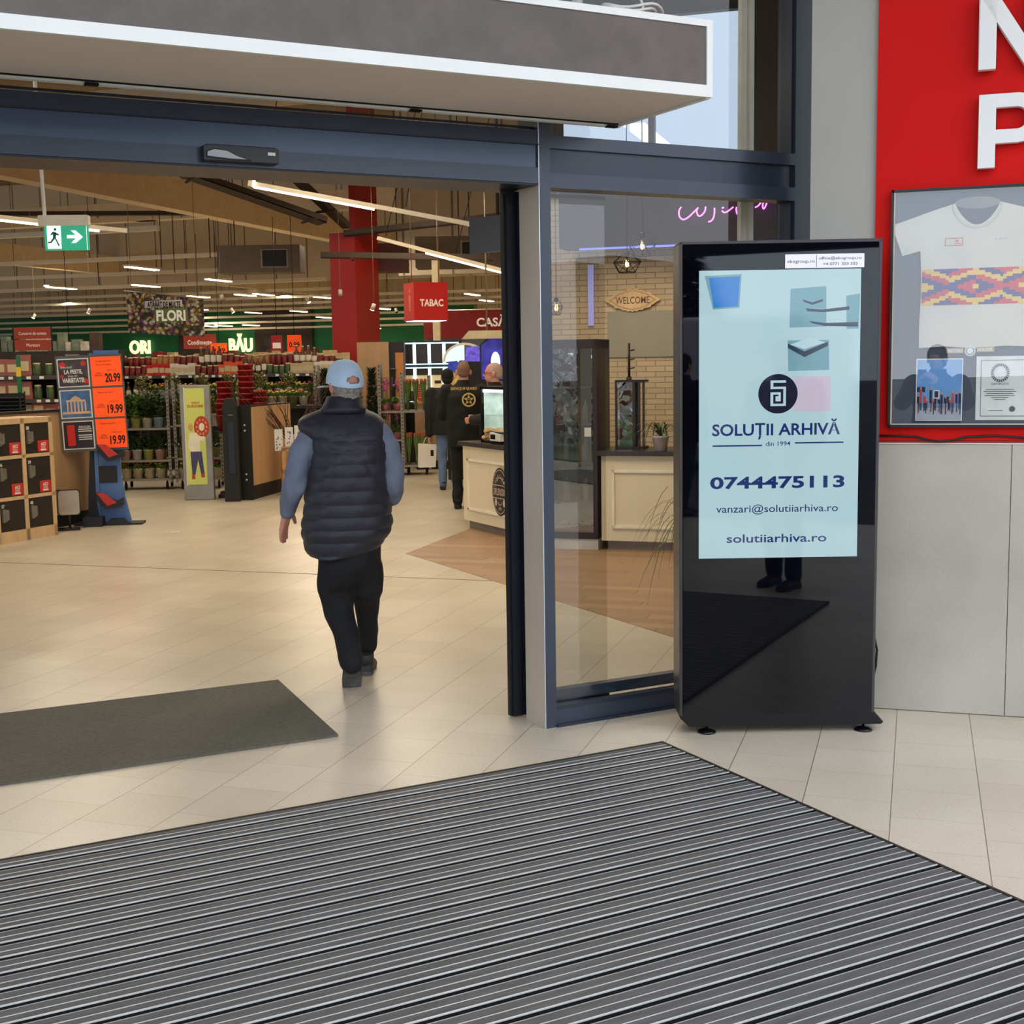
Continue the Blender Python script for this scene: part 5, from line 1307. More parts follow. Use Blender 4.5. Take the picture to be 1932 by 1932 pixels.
# pot of willow branches with tags on a crate stand
cs_ = thing('crate_stand', 'raw wooden crate stand under the willow branches', 'stand', (5.17,16.33,0), -15)
b = MB(); pine = mat('pine_wood', (196,150,96), .6, var=.15, vs=5, stretch=(6,6,.7))
for x in (0,.40):
    for y in (0,.35): b.b2((x,y,0),(x+.05,y+.05,.62))
for z in (.05,.28,.58): b.b2((0,.0,z),(.45,.03,z+.06)); b.b2((0,.37,z),(.45,.40,z+.06))
b.b2((0,0,.60),(.45,.4,.625)); b.b2((0,0,.30),(.45,.4,.32)); b.build('crate_frame', pine, cs_)
wl_ = thing('willow_bundle', 'bundle of bare brown branches with flower tags on the wooden crate stand', 'branches', (5.36,16.50,.626), 0)
b = MB(); b.lathe([(0,0),(.07,0),(.085,.16),(.08,.16),(.065,.01),(0,.01)], n=16); b.build('pot', potw, wl_)
b = MB(); random.seed(21)
for k_ in range(26):
    a = random.uniform(-2.2,2.2); ln_ = random.uniform(.5,1.15); dx = -.45*random.random()-.05 if k_ % 3 else .35*random.random()
    pts_ = [(random.uniform(-.03,.03), random.uniform(-.03,.03), .05)]
    for q_ in range(1,6): s_ = q_/5; pts_.append((dx*ln_*s_*2.1+.03*random.uniform(-1,1), .1*sin(a)*s_*ln_+.02*random.uniform(-1,1), .05+ln_*s_*.98))
    b.tube(pts_, [.007,.006,.005,.0045,.004,.002], 5)
b.build('branches', mat('bark_brown', (74,48,36), .8), wl_)
for k_, (x, z) in enumerate(((-.21,.12),(-.07,.14),(.06,.16))):
    b = MB(); b.b2((x-.055,-.12,z-.16),(x+.055,-.117,z+.12)); tg_ = b.build('flower_tag', wh, wl_)
    b = MB()
    for q_ in range(14): b.ell((x+random.uniform(-.04,.04),-.1195,z+random.uniform(-.14,.10)),(.014,.001,.014),8,4, 0 if q_ % 3 else 1)
    b.build('tag_picture', [mat('tag_violet', (134,120,170), .6), mat('tag_white2', (232,230,236), .6)], tg_)

# ---- gondola shelving with goods
shelf_m = mat('shelf_dark', (40,36,32), .5); rail_m = mat('price_rail', (70,64,58), .5)
def gondola(label, loc, rz, L, levels, D=.5, H=1.7):
    t = thing('shelf_unit', label, 'shelving', loc, rz)
    b = MB(); b.b2((0,D-.02,0),(L,D,H)); b.build('back_panel', mat('shelf_back', (54,46,38), .7), t)
    for z in levels:
        b = MB(); b.b2((0,0,z-.03),(L,D,z)); s_ = b.build('shelf', shelf_m, t)
        b = MB(); b.b2((0,-.015,z-.045),(L,0,z+.008)); b.build('price_rail', rail_m, s_)
        b = MB(); x = .05
        while x < L-.1: b.b2((x,-.018,z-.038),(x+.055,-.0155,z-.002)); x += random.choice((.11,.16,.22))
        b.build('price_tags', wh, s_)
    for x in (0, L): b = MB(); b.b2((x-.02,-.0,0),(x+.02,D,H)); b.build('upright', shelf_m, t)
    return t
protos = {}
GC = {'dark red jar':(112,26,24),'green jar':(66,86,48),'amber jar':(160,104,54),'white carton':(214,206,190),'orange carton':(222,86,30),'red carton':(188,34,30),'pale bottle':(188,182,160),'brown bottle':(84,50,34),
      'clear pouch':(140,124,100),'pink pouch':(150,84,72),'grey tin':(132,128,120),'black box':(34,32,34),'straw box':(190,160,110)}
def product(kind):
    c_ = GC[kind]; m = mat('goods_'+kind.replace(' ','_'), c_, .35, var=.15, vs=14)
    b = MB()
    if 'jar' in kind: b.lathe([(0,0),(.040,0),(.043,.01),(.043,.10),(.034,.115),(.034,.12),(0,.12)], n=10, mi=0); b.lathe([(0,.118),(.036,.118),(.036,.138),(0,.138)], n=10, mi=1)
    elif 'bottle' in kind: b.lathe([(0,0),(.034,0),(.036,.01),(.036,.15),(.014,.20),(.014,.24),(0,.24)], n=10); b.lathe([(0,.235),(.016,.235),(.016,.255),(0,.255)], n=8, mi=1); b.lathe([(.0365,.05),(.0368,.06),(.0368,.12),(.0365,.13)], n=10, mi=2)
    elif 'tin' in kind: b.lathe([(0,0),(.038,0),(.040,.004),(.038,.01),(.038,.09),(.040,.096),(.038,.10),(0,.10)], n=12); b.lathe([(.0385,.02),(.0387,.03),(.0387,.07),(.0385,.08)], n=12, mi=1)
    elif 'pouch' in kind: b.prism([(-.07,0),(.07,0),(.075,.04),(.065,.17),(.07,.20),(-.07,.20),(-.065,.17),(-.075,.04)], -.025, .025); b.b2((-.045,-.027,.05),(.045,-.0255,.14),1)
    else: b.b2((-.05,-.04,0),(.05,.04,.16)); b.b2((-.04,-.0415,.04),(.04,-.0402,.11),1)
    return b.build(kind.split()[-1] if 'carton' not in kind else 'carton', [m, mat('goods_cap', (196,180,140), .4), mat('goods_label', (220,210,190), .6)], None, bevel=.003 if kind.split()[-1] in ('carton','box') else 0)
def fill(loc, rz, L, z, seq, step, shelf_name, depth=.06, rows=1, run=4, zs=0.001, scale=1.0):
    R2 = Matrix.Rotation(radians(rz), 4, 'Z'); x = step*.6; i = 0
    while x < L-step*.4:
        kind = seq[(i//run) % len(seq)]
        for r_ in range(rows):
            p = Vector(loc)+R2 @ Vector((x, depth+r_*.11, z+zs))
            key = kind
            if key not in protos: protos[key] = product(kind); o = protos[key]
            else: o = protos[key].copy(); COL.objects.link(o)
            o.location = p; o.rotation_euler = (0,0,radians(rz+random.uniform(-5,5))); o.scale = (scale, scale, scale*random.uniform(.88,1.18))
            tag(o, f'{kind} among the goods on {shelf_name}', kind.split()[-1], f'{kind}es on {shelf_name}'.replace('jares','jars').replace('tines','tins').replace('bottlees','bottles').replace('cartones','cartons'))
        x += step; i += 1
# gondola behind the flowers, directly facing the entrance
g1 = (4.25,21.72,0); r1 = -30
gondola('long dark shelf unit of jars and boxes behind the plant trolleys', g1, r1, 3.5, [.45,1.18,1.55], .5, 1.78)
fill(g1, r1, 3.5, 1.55, ['dark red jar','red carton','white carton','dark red jar','orange carton','brown bottle','green jar','straw box','white carton'], .098, 'the top shelf behind the plant trolleys', scale=1.15)
fill(g1, r1, 3.5, 1.55, ['dark red jar','amber jar','dark red jar','brown bottle'], .098, 'the top of the long shelf unit', depth=.28, zs=.14, scale=1.25)
fill(g1, r1, 3.5, 1.18, ['brown bottle','dark red jar','green jar','pale bottle'], .12, 'the second shelf behind the plant trolleys', scale=1.1)
b = MB(); b.b2((.02,.20,1.55),(3.48,.42,1.69)); rk = b.build('display_riser', shelf_m); rk.location = g1; rk.rotation_euler = (0,0,radians(r1)); tag(rk, 'dark display riser carrying the rear row of jars on the long shelf unit', 'riser')
# brown boxed goods further right
g2 = (6.10,21.10,0); r2 = -26
gondola('dark shelf unit of straw boxes and tins beside the red column', g2, r2, 1.75, [.5,1.15,1.55], .5, 1.72)
fill(g2, r2, 1.75, 1.55, ['straw box','amber jar','straw box'], .105, 'the top shelf beside the red column', scale=1.2)
fill(g2, r2, 1.75, 1.55, ['straw box','straw box'], .105, 'the upper row beside the red column', depth=.3, zs=.14, scale=1.3)
fill(g2, r2, 1.75, 1.15, ['grey tin','pale bottle','white carton'], .11, 'the second shelf beside the red column', scale=1.1)
b = MB(); b.b2((.02,.22,1.55),(1.72,.44,1.69)); rk = b.build('display_riser', shelf_m); rk.location = g2; rk.rotation_euler = (0,0,radians(r2)); tag(rk, 'dark display riser carrying straw boxes beside the red column', 'riser')
# left gondola: pouches, with a green upright and a black basket
g3 = (1.45,18.05,0); r3 = -18
gondola('dark shelf unit of clear pouches behind the lockers', g3, r3, 1.72, [.55,1.02,1.30,1.60], .5, 1.92)
for z, sq_ in ((1.60,['clear pouch','pink pouch','green jar','clear pouch','amber jar','grey tin']),(1.30,['clear pouch','pink pouch','green jar','clear pouch','black box']),(1.02,['clear pouch','clear pouch','pink pouch','black box'])):
    fill(g3, r3, 1.72, z, sq_, .15, {1.60:'the top shelf behind the lockers',1.30:'the middle shelf behind the lockers',1.02:'the lower shelf behind the lockers'}[z], run=3, scale=1.22)
b = MB(); b.b2((0,0,0),(.05,.04,1.86)); b.b2((-.004,-.006,1.60),(.054,0,1.72),1); o = b.build('green_post', [mat('post_green', (36,108,66), .5), mat('tag_yellow', (226,190,50), .5)]); place(o, (2.13,17.55,0), -18); tag(o, 'green shelf post with a yellow tag behind the lockers', 'post')
bk_ = thing('wire_basket', 'black stacked wire basket behind the lockers at the left edge', 'basket', (1.62,16.9,0), -18)
b = MB()
for k_ in range(13): b.b2((0,0,.80+.045*k_),(.46,.30,.815+.045*k_))
for x in (0,.45):
    for y in (0,.29): b.b2((x,y,0),(x+.015,y+.015,1.42))
b.b2((.0,.285,.8),(.46,.30,1.40)); b.build('basket_wires', skb, bk_)
mlm = mat('melon', (196,120,60), .6, var=.3, vs=20)
b = MB(); b.ell((0,0,.09),(.10,.10,.09),14,10); o = b.build('wrapped_fruit', mlm); o.location = (1.76,16.98,1.355); tag(o, 'orange wrapped fruit lying on top of the black wire basket', 'fruit')
# more gondolas far back
def far_goods(label, loc, rz, L, H, c1, c2, c3):
    t = thing('shelf_unit', label, 'shelving', loc, rz)
    b = MB(); b.b2((0,0,0),(L,.6,H)); b.build('body', shelf_m, t)
    for z in [H-.02-.36*k_ for k_ in range(4)]:
        b = MB(); b.b2((0,-.25,z-.03),(L,0,z)); s_ = b.build('shelf', shelf_m, t)
        b = MB(); x = .05
        while x < L-.2: w_ = random.uniform(.06,.16); b.b2((x,-.22,z),(x+w_,-.05,z+random.uniform(.14,.30)), random.randrange(3)); x += w_+.015
        b.build('packed_goods', [mat('far_'+n_, q_, .5, var=.3, vs=10) for n_, q_ in zip((label[:9].replace(' ','_')+'a',label[:9].replace(' ','_')+'b',label[:9].replace(' ','_')+'c'), (c1,c2,c3))], s_)['kind'] = 'stuff'
far_goods('far shelf unit of red packed goods deep in the hall', (4.6,26.9,0), -38, 5.0, 1.72, (150,40,34), (196,170,130), (110,60,40))
far_goods('far shelf unit of brown packed goods deep in the hall', (9.2,27.2,0), -38, 4.0, 1.7, (150,120,80), (196,180,150), (90,60,44))
far_goods('distant shelf unit of pale goods at the left of the hall', (.8,24.5,0), -30, 4.0, 2.0, (120,130,110), (200,190,170), (80,60,50))
far_goods('distant shelf unit of mixed goods below the green wall', (6.5,36.5,0), -40, 9.0, 1.7, (150,60,44), (190,170,140), (70,80,60))

# ---- trolleys at the right, tulips and orchids
lfd = mat('conifer_dark', (30,44,26), .7, var=.3, vs=10)
t3 = (6.42,18.55,0)
trolley('galvanised trolley of dark evergreens directly behind the walking man', t3, -26, .95, .5, 1.68, [.16,.62])
t4 = (7.33,18.30,0)
trolley('galvanised trolley of orchids in clear sleeves beside the wooden cabinet', t4, -26, .34, .5, 1.55, [.16,.55,.98])
t5 = (7.64,18.14,0)
trolley('galvanised trolley of wrapped tulips beside the paper bag', t5, -26, .40, .5, 1.50, [.16,.98])
evk = None
for k_ in range(8):
    p = Vector(t3)+Matrix.Rotation(radians(-26),4,'Z') @ Vector((.12+.235*(k_ % 4), .12+.24*(k_//4), .622))
    if evk is None:
        evk = thing('potted_evergreen', '', 'plant', p, 0)
        b = MB(); b.lathe([(0,0),(.06,0),(.075,.13),(.07,.13),(0,.12)], n=12); b.build('pot', skb, evk)
        b = MB(); random.seed(4)
        for q_ in range(420):
            h = random.random(); r_ = .115*(1-.8*h)+.015; a = random.uniform(0,2*pi); pz = .12+.85*h
            p0 = Vector((r_*.5*cos(a), r_*.5*sin(a), pz)); d = Vector((cos(a), sin(a), .9))*.07; s_ = Vector((-sin(a),cos(a),0))*.014
            b.add([p0-s_, p0+s_, p0+d], [(0,1,2)])
        b.build('foliage', lfd, evk); t = evk
    else: t = dup(evk, p, k_*47)
    t['label'] = 'dark green potted evergreen on the trolley behind the walking man'; t['group'] = 'evergreens on the trolley behind the man'
slv = glass_mat('clear_sleeve', (.93,.93,.92), .5)
orp = None
for k_ in range(6):
    tz = (.982,.552)[k_ % 2]; base = t4; p = Vector(base)+Matrix.Rotation(radians(-26),4,'Z') @ Vector((.09+.17*(k_//2 % 2), .12+.22*(k_//4), tz))
    if orp is None:
        orp = thing('wrapped_orchid', '', 'flower', p, 0)
        b = MB(); b.lathe([(0,0),(.045,0),(.055,.10),(.05,.10),(0,.095)], n=12); b.build('pot', mat('pot_rose', (200,110,120), .5), orp)
        b = MB(); leaf_bunch(b, 10, .05, .04, .10, .10); b.tube([(0,0,.1),(.01,.01,.25),(-.01,.0,.40)], .004, 5); b.build('foliage', lf[2], orp)
        b = MB()
        for q_ in range(9): b.ell((random.uniform(-.05,.05), random.uniform(-.04,.04), .30+.018*q_), (.022,.012,.020), 8, 5)
        b.build('blossoms', mat('orchid_magenta', (190,80,140), .6, var=.4, vs=30), orp)
        b = MB(); n = 12; vs = [(r_*cos(2*pi*i/n), r_*sin(2*pi*i/n), z) for r_, z in ((.06,.02),(.085,.25),(.10,.50)) for i in range(n)]
        b.add(vs, [(j*n+i, j*n+(i+1) % n, (j+1)*n+(i+1) % n, (j+1)*n+i) for j in range(2) for i in range(n)], 0, None, True); b.build('clear_sleeve', slv, orp); t = orp
    else: t = dup(orp, p, k_*60)
    sh_ = ('upper','middle')[k_ % 2]
    t['label'] = f'magenta orchid in a clear sleeve on the {sh_} shelf of the orchid trolley'; t['group'] = f'orchids on the {sh_} shelf of the orchid trolley'
tup = None
for k_ in range(8):
    tz = (.982,.162)[k_ % 2]; p = Vector(t5)+Matrix.Rotation(radians(-26),4,'Z') @ Vector((.08+.12*(k_//2 % 3), .11+.2*(k_//6), tz))
    if tup is None:
        tup = thing('wrapped_tulips', '', 'flower', p, 0)
        b = MB()
        for q_ in range(10):
            a = 2*pi*q_/10; p1_ = Vector((.05*cos(a), .05*sin(a), .40)); s_ = Vector((-sin(a),cos(a),0))*.014
            b.add([(-s_.x,-s_.y,0), (s_.x,s_.y,0), tuple(p1_+s_), tuple(p1_+Vector((0,0,.08))), tuple(p1_-s_)], [(0,1,2,3,4)])
        b.build('leaves', lf[2], tup)
        b = MB()
        for q_ in range(8): a = 2*pi*q_/8; b.ell((.035*cos(a), .035*sin(a), .43+.02*(q_ % 2)), (.016,.016,.026), 8, 6)
        b.build('blossoms', mat('tulip_coral', (226,90,70), .6), tup)
        b = MB(); n = 12; vs = [(r_*cos(2*pi*i/n), r_*sin(2*pi*i/n), z) for r_, z in ((.035,.0),(.065,.25),(.08,.47)) for i in range(n)]
        b.add(vs, [(j*n+i, j*n+(i+1) % n, (j+1)*n+(i+1) % n, (j+1)*n+i) for j in range(2) for i in range(n)], 0, None, True); b.build('clear_sleeve', slv, tup); t = tup
    else: t = dup(tup, p, k_*40)
    sh_ = ('upper','bottom')[k_ % 2]
    t['label'] = f'bunch of coral tulips in a sleeve on the {sh_} shelf of the tulip trolley'; t['group'] = f'tulips on the {sh_} shelf of the tulip trolley'
# wooden cabinet and tobacco counter
wc = thing('tall_cabinet', 'tall brown wooden cabinet left of the lit picture frames', 'cabinet', (7.48,19.55,0), -26)
b = MB(); b.b2((0,0,0),(.50,.5,2.03)); b.build('cabinet_body', ply2, wc)
b = MB(); b.b2((.50,.10,0),(.74,.5,2.03)); b.build('open_side', blackd, wc)
b = MB(); b.b2((.60,.06,.9),(.73,.10,1.86)); b.build('wooden_inner_panel', mat('orange_wood', (196,128,66), .5), wc)
for z in (1.1,1.35,1.6): b = MB(); b.b2((.53,.0,z),(.62,.09,z+.01)); b.build('small_shelf', galv, wc)
tc_ = thing('service_counter', 'brown wooden service counter with black skirting behind the person in jeans', 'counter', (8.22,19.02,0), -26)
b = MB(); b.b2((0,.02,.14),(1.5,.6,1.05)); b.build('counter_body', ply2, tc_)
b = MB(); b.b2((-.02,-.01,1.05),(1.52,.62,1.085)); b.build('worktop', mat('oak_laminate', (184,134,86)), tc_)
b = MB(); b.b2((.01,.03,0),(1.49,.58,.14)); b.build('skirting', skb, tc_)
rs = thing('counter_sign', 'red sheet sign standing on the wooden service counter', 'sign', (8.10,18.90,1.087), -20)
rs.location = (8.29,19.04,1.087)
b = MB(); b.prism([(0,0),(.16,0),(.13,.27),(-.03,.27)], 0, .01); sg_ = b.build('sign_sheet', mat('sheet_red', (206,62,46), .5), rs)
b = MB()
for q_ in range(5): b.b2((.0,-.002,.06+.035*q_),(.12,-.0005,.066+.035*q_))
b.text('HOT OFFER', (.05,-.002,.235), .02, .10); b.build('sheet_print', wh, sg_)
b = MB(); b.b2((0,0,0),(.16,.12,.16)); o = b.build('black_box', skb); place(o, (8.14,19.14,1.087), -26); tag(o, 'small black box on the service counter beside the red sheet sign', 'box')
# lit picture frames (back of the counter)
lf_ = thing('lit_frame_wall', 'wall unit of eight picture panels with glowing white borders', 'display wall', (8.36,19.90,0), -32)
glow = mat('frame_glow', (200,240,255), .4, emit=1.5, var=0); dkp = mat('dark_panel_glass', (58,50,48), .25, var=.15, vs=3)
b = MB(); b.b2((-.04,.03,0),(1.0,.25,2.05)); b.build('unit_body', skb, lf_)
for c_ in range(4):
    for r_ in range(2):
        x0_ = .245*c_; za, zb = ((1.66,2.02),(1.05,1.62))[r_]
        b = MB(); b.b2((x0_,0,za),(x0_+.022,.03,zb)); b.b2((x0_+.215,0,za),(x0_+.237,.03,zb)); b.b2((x0_,0,zb-.02),(x0_+.237,.03,zb)); b.b2((x0_,0,za),(x0_+.237,.03,za+.018)); b.build('glowing_border', glow, lf_)
        if r_ == 0: b = MB(); b.b2((x0_+.022,.012,za+.018),(x0_+.215,.03,zb-.02)); b.build('dark_panel', dkp, lf_)
        else:
            b = MB(); b.b2((x0_+.022,.02,za+.018),(x0_+.215,.03,zb-.02)); pn_ = b.build('goods_panel', mat('lit_cream', (222,206,160), .5, emit=.35, var=.1, vs=8), lf_)
            b = MB(); b.b2((x0_+.022,.01,zb-.13),(x0_+.215,.02,zb-.02)); 
            for q_ in range(3): b.b2((x0_+.05+.012*q_,.01,za+.06+.12*q_),(x0_+.16+.01*q_,.0195,za+.11+.12*q_))
            b.build('goods_print', mat('goods_dark', (58,52,44), .5), pn_)
# curved lottery kiosk
lo = thing('arched_display', 'arched white and purple display stand beside the lit picture frames', 'display stand', (8.02,16.95,0), -30)
b = MB(); ar = [(-.22+.62*(1-cos(pi*i/14))/2, 1.70+.27*sin(pi*i/14)) for i in range(15)]; ai_ = [(-.19+.56*(1-cos(pi*i/14))/2, 1.70+.24*sin(pi*i/14)) for i in range(15)]
for i in range(14): b.prism([ar[i], ar[i+1], ai_[i+1], ai_[i]], 0, .30)
b.build('arch_shell', mat('arch_white', (226,214,186), .5, emit=.15, var=0), lo)
b = MB(); b.prism(ai_[:8]+[(.09,1.72)], .02, .05); b.build('arch_lit_panel', mat('lit_sky', (200,222,250), .4, emit=.9, var=0), lo)
b = MB(); b.prism([(.10,1.70),(.40,1.70),(.36,1.84),(.28,1.92),(.12,1.90)], -.01, .02); b.build('purple_panel', mat('lit_purple', (92,76,190), .4, emit=.8, var=.5, vs=18), lo)
b = MB(); b.prism([(-.16,1.56),(.08,1.56),(.08,1.70),(-.14,1.70)], -.01, .02); b.build('blue_panel', mat('lit_blue', (40,56,150), .4, emit=.6, var=.3, vs=14), lo)
b = MB(); b.b2((-.16,1.0-.0,0),(.0,1.001,.0)); b.prism([(-.15,1.36),(.14,1.36),(.12,1.55),(-.15,1.55)], -.01, .02); b.build('picture_panel', mat('panel_food', (190,160,100), .5, emit=.2, var=.4, vs=16), lo)
b = MB(); b.b2((-.18,.05,0),(.40,.30,1.36)); b.b2((.14,0,1.36),(.40,.2,1.70)); b.build('stand_body', skb, lo)
# purple screen further right
b = MB(); b.prism([(0,0),(.34,0),(.34,.55),(.18,.60),(.0,.46)], 0, .05); o_ = thing('wall_screen', 'dark purple lit screen above the person with glasses', 'screen', (7.33,14.85,1.45), -30); b.build('screen_body', kb, o_)
b = MB(); b.prism([(.02,.02),(.32,.02),(.32,.53),(.18,.57),(.02,.45)], -.004, 0); b.build('screen_picture', mat('screen_purple', (44,40,130), .3, emit=.9, var=.6, vs=7), o_)
b = MB(); b.ell((.20,-.006,.24),(.06,.002,.13),14,8); b.build('screen_figure', mat('screen_white', (214,220,255), .3, emit=1.2, var=0), o_)
b = MB(); b.b2((.1,.05,-1.45),(.2,.15,.5)); b.build('screen_post', skb, o_)
# hanging canopy lamp
cl = thing('canopy_lamp', 'pale slanted canopy hood above the person with glasses', 'hood', (7.02,14.72,1.98), -30)
b = MB(); b.prism([(0,0),(.75,0),(.72,.10),(.09,.10)], 0, .5); b.build('hood_shell', mat('hood_cream', (198,184,150), .5), cl)
b = MB(); b.cyl((.3,.25,.1),(.3,.25,2.3),.01); b.cyl((.6,.25,.1),(.6,.25,2.3),.01); b.build('hood_rods', galv, cl)
# shelves of packs behind the hood
pk = thing('pack_shelf', 'lit cream shelf of small packs under the red band', 'shelving', (8.35,16.2,0), -30)
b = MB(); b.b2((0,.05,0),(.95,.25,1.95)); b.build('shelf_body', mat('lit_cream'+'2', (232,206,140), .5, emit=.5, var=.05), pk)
b = MB()
for k_ in range(4): b.b2((.06+.23*k_,.0,1.62),(.06+.23*k_+.13,.05,1.86), k_ % 2)
b.build('packs', [mat('pack_dark', (70,62,54), .5), mat('pack_red', (206,70,44), .5)], pk)
b = MB(); b.b2((.10,-.03,1.38),(.34,-.01,1.60)); b.build('hanging_red_sheet', mat('sheet_red', (206,62,46)), pk)

# ---- signs in the hall
sgn = mat('sign_red', (196,32,28), .5, emit=.10, var=.03); sgo = mat('sign_rust', (168,66,44), .5, emit=.12, var=.03); sgt = mat('sign_text_white', (236,226,210), .5, emit=.25, var=0)
tb = thing('hanging_cube_sign', 'red hanging cube sign with the word TABAC', 'sign', (7.75,17.62,0), -6)
b = MB(); b.b2((-.10,0,2.31),(.42,.50,2.86)); b.build('cube_body', sgn, tb)
b = MB(); b.text('TABAC', (.17,-.004,2.565), .098, .36, bold=.03); b.build('cube_lettering', sgt, tb)
b = MB(); b.b2((-.08,.02,2.300),(.40,.48,2.312)); b.build('lit_underside', mat('cube_glow', (255,220,210), .5, emit=2.2, var=0), tb)
b = MB(); b.b2((-.104,.15,2.45),(-.1005,.24,2.68)); b.prism([(.16,2.72),(.23,2.72),(.195,2.82)], -.104, -.1005, axis='x'); b.build('side_pictogram', mat('sign_picto', (226,120,90), .5), tb)
b = MB()
for x in (-.05,.37): b.cyl((x,.25,2.86),(x,.25,8.15),.008)
b.build('suspension_rods', galv, tb)
cb_ = thing('red_band_sign', 'dark red band with the white word CASĂ deep in the hall', 'sign', uv(-9.75, 25.35, 0), -34)
b = MB(); b.b2((-.05,0,2.18),(2.2,.15,2.75)); b.build('band', mat('band_red', (132,26,26), .6, emit=.05), cb_)
b = MB(); b.text('CASĂ', (1.36,-.006,2.50), .17, .62, bold=.03); b.build('band_lettering', sgt, cb_)
b = MB(); b.b2((-.05,.1,0),(2.2,.2,2.18)); b.build('band_wall', mat('pale_back_wall', (120,130,140), .6), cb_)
b = MB(); b.b2((.68,-.15,0),(.80,-.05,3.6)); o = b.build('cream_post', mat('post_cream', (226,206,164), .5, emit=.12)); place(o, (8.98,21.5,0), -34); tag(o, 'cream post in front of the dark red band', 'post')
fn = thing('hanging_banner', 'hanging flower print banner reading ATÂÂÂT DE MULTE FLORI', 'banner', (5.42,26.88,0), -26)
flo = NT('flower_print', .6); vo = flo.n.new('ShaderNodeTexVoronoi'); vo.inputs['Scale'].default_value = 17; flo.l.new(flo.obj, vo.inputs['Vector'])
rmp = flo.n.new('ShaderNodeValToRGB'); rmp.color_ramp.interpolation = 'CONSTANT'
for q_, c_ in ((.0,(60,50,36)),(.3,(196,150,60)),(.45,(86,84,46)),(.6,(120,70,110)),(.75,(206,190,160))):
    e_ = rmp.color_ramp.elements.new(q_) if q_ > 0 else rmp.color_ramp.elements[0]; e_.color = lin(c_)+(1,)
sp_ = flo.n.new('ShaderNodeSeparateColor'); flo.l.new(vo.outputs['Color'], sp_.inputs[0]); flo.l.new(sp_.outputs[0], rmp.inputs['Fac'])
fd_ = flo.math('SUBTRACT', 1.0, flo.math('MULTIPLY', vo.outputs['Distance'], .9)); cc_ = flo.mix(1.0, rmp.outputs['Color'], fd_, 'MULTIPLY'); flo.color(cc_)
flo.l.new(cc_, flo.b.inputs['Emission Color']); flo.b.inputs['Emission Strength'].default_value = .15
b = MB(); b.prism([(0,2.38),(1.52,2.28),(1.52,3.02),(0,3.20)], 0, .02); b.build('banner_cloth', flo.m, fn)
b = MB(); b.text('ATÂÂÂT DE MULTE', (.74,-.03,2.93), .11, .66, bold=.03); b.build('banner_black_words', prt, fn)
b = MB(); b.prism([(.36,2.86),(1.10,2.88),(1.10,3.02),(.36,3.0)], -.02, -.005); b.build('word_strip', wh, fn)
b = MB(); b.prism([(.56,2.56),(1.20,2.60),(1.20,2.86),(.54,2.84)], -.02, -.005); b.build('green_strip', mat('strip_green', (110,132,66), .5), fn)
b = MB(); b.text('FLORI', (.87,-.03,2.71), .20, .58, bold=.035); b.build('banner_white_words', sgt, fn)
b = MB(); b.cyl((-.05,0,3.21),(1.6,0,3.03),.012); b.cyl((.1,0,3.2),(.1,0,8.15),.006); b.cyl((1.4,0,3.05),(1.4,0,8.15),.006); b.build('banner_rod', galv, fn)
cvs = thing('aisle_sign', 'rust red two row aisle sign above the clear pouches', 'sign', (2.47,20.38,0), -26)
b = MB(); b.b2((0,0,2.13),(.53,.02,2.295)); b.b2((0,0,1.96),(.53,.02,2.115)); b.build('sign_panels', sgo, cvs)
b = MB(); b.text('Conserve de tomate', (.27,-.004,2.21), .045, .40); b.text('Muraturi', (.27,-.004,2.04), .048, .19); b.build('sign_words', sgt, cvs)
b = MB(); b.b2((-.02,.0,0),(-.005,.02,2.32)); b.b2((.535,.0,0),(.55,.02,2.32)); b.build('sign_posts', skb, cvs)
for nm_, lb_, loc_, w_, h_, z_, m_, txt_ in (
    ('aisle_sign','orange aisle sign beside the letters on the green wall', (6.62,27.3,0), .66,.30,2.05, sgo, 'Condimente'),
    ('aisle_sign','brown aisle sign left of the green wall letters', (3.6,24.4,0), .55,.14,2.05, mat('sign_brown', (70,44,36), .6), 'Bauturi de tot'),
    ('price_poster','bright orange price poster hanging in front of the grey panels', (7.62,23.5,0), .26,.32,1.92, orn, '0.99'),
    ('price_poster','dark red poster hanging beside the bright orange price poster', (7.36,23.65,0), .20,.34,1.90, mat('poster_dark_red', (170,34,34), .5, emit=.1), 'I'),
    ('price_poster','small orange price poster below the orange aisle sign', (7.10,27.0,0), .34,.26,1.90, orn, '9.49')):
    t = thing(nm_, lb_, 'sign', loc_, -24)
    b = MB(); b.b2((0,0,z_),(w_,.02,z_+h_)); b.build('sign_panel', m_, t)
    b = MB(); b.text(txt_, (w_/2,-.004,z_+h_*.45), h_*.30, w_*.75, bold=.02); b.build('sign_words', sgt if m_ is not orn else prt, t)
    b = MB(); b.cyl((w_/2,.01,z_+h_),(w_/2,.01,4.4),.006); b.build('sign_rod', skb, t)
# illuminated letters on the green back wall
for txt_, lb_, u_, w_ in (('ORI','lit cream letters ORI on the green back wall', -38.9, 1.25), ('BĂU','lit cream letters BĂU on the green back wall', -33.0, 1.35)):
    t = thing('wall_letters', lb_, 'letters', uv(u_, 59.5, 0), -45)
    b = MB(); b.text(txt_, (0,0,2.72), .64, w_, bold=.04, depth=.08); b.build('lit_letters', mat('letters_lit', (246,236,190), .5, emit=1.1, var=0), t)
dkg = mat('dark_brown_panel', (66,56,46), .7)
for u_, w_ in ((-32.2,3.2),(-36.6,1.6)):
    o = MB().b2((0,0,0),(w_,.1,4.4)).build('wall_back_panel', dkg); place(o, uv(u_, 59.55), -45); struct(o)
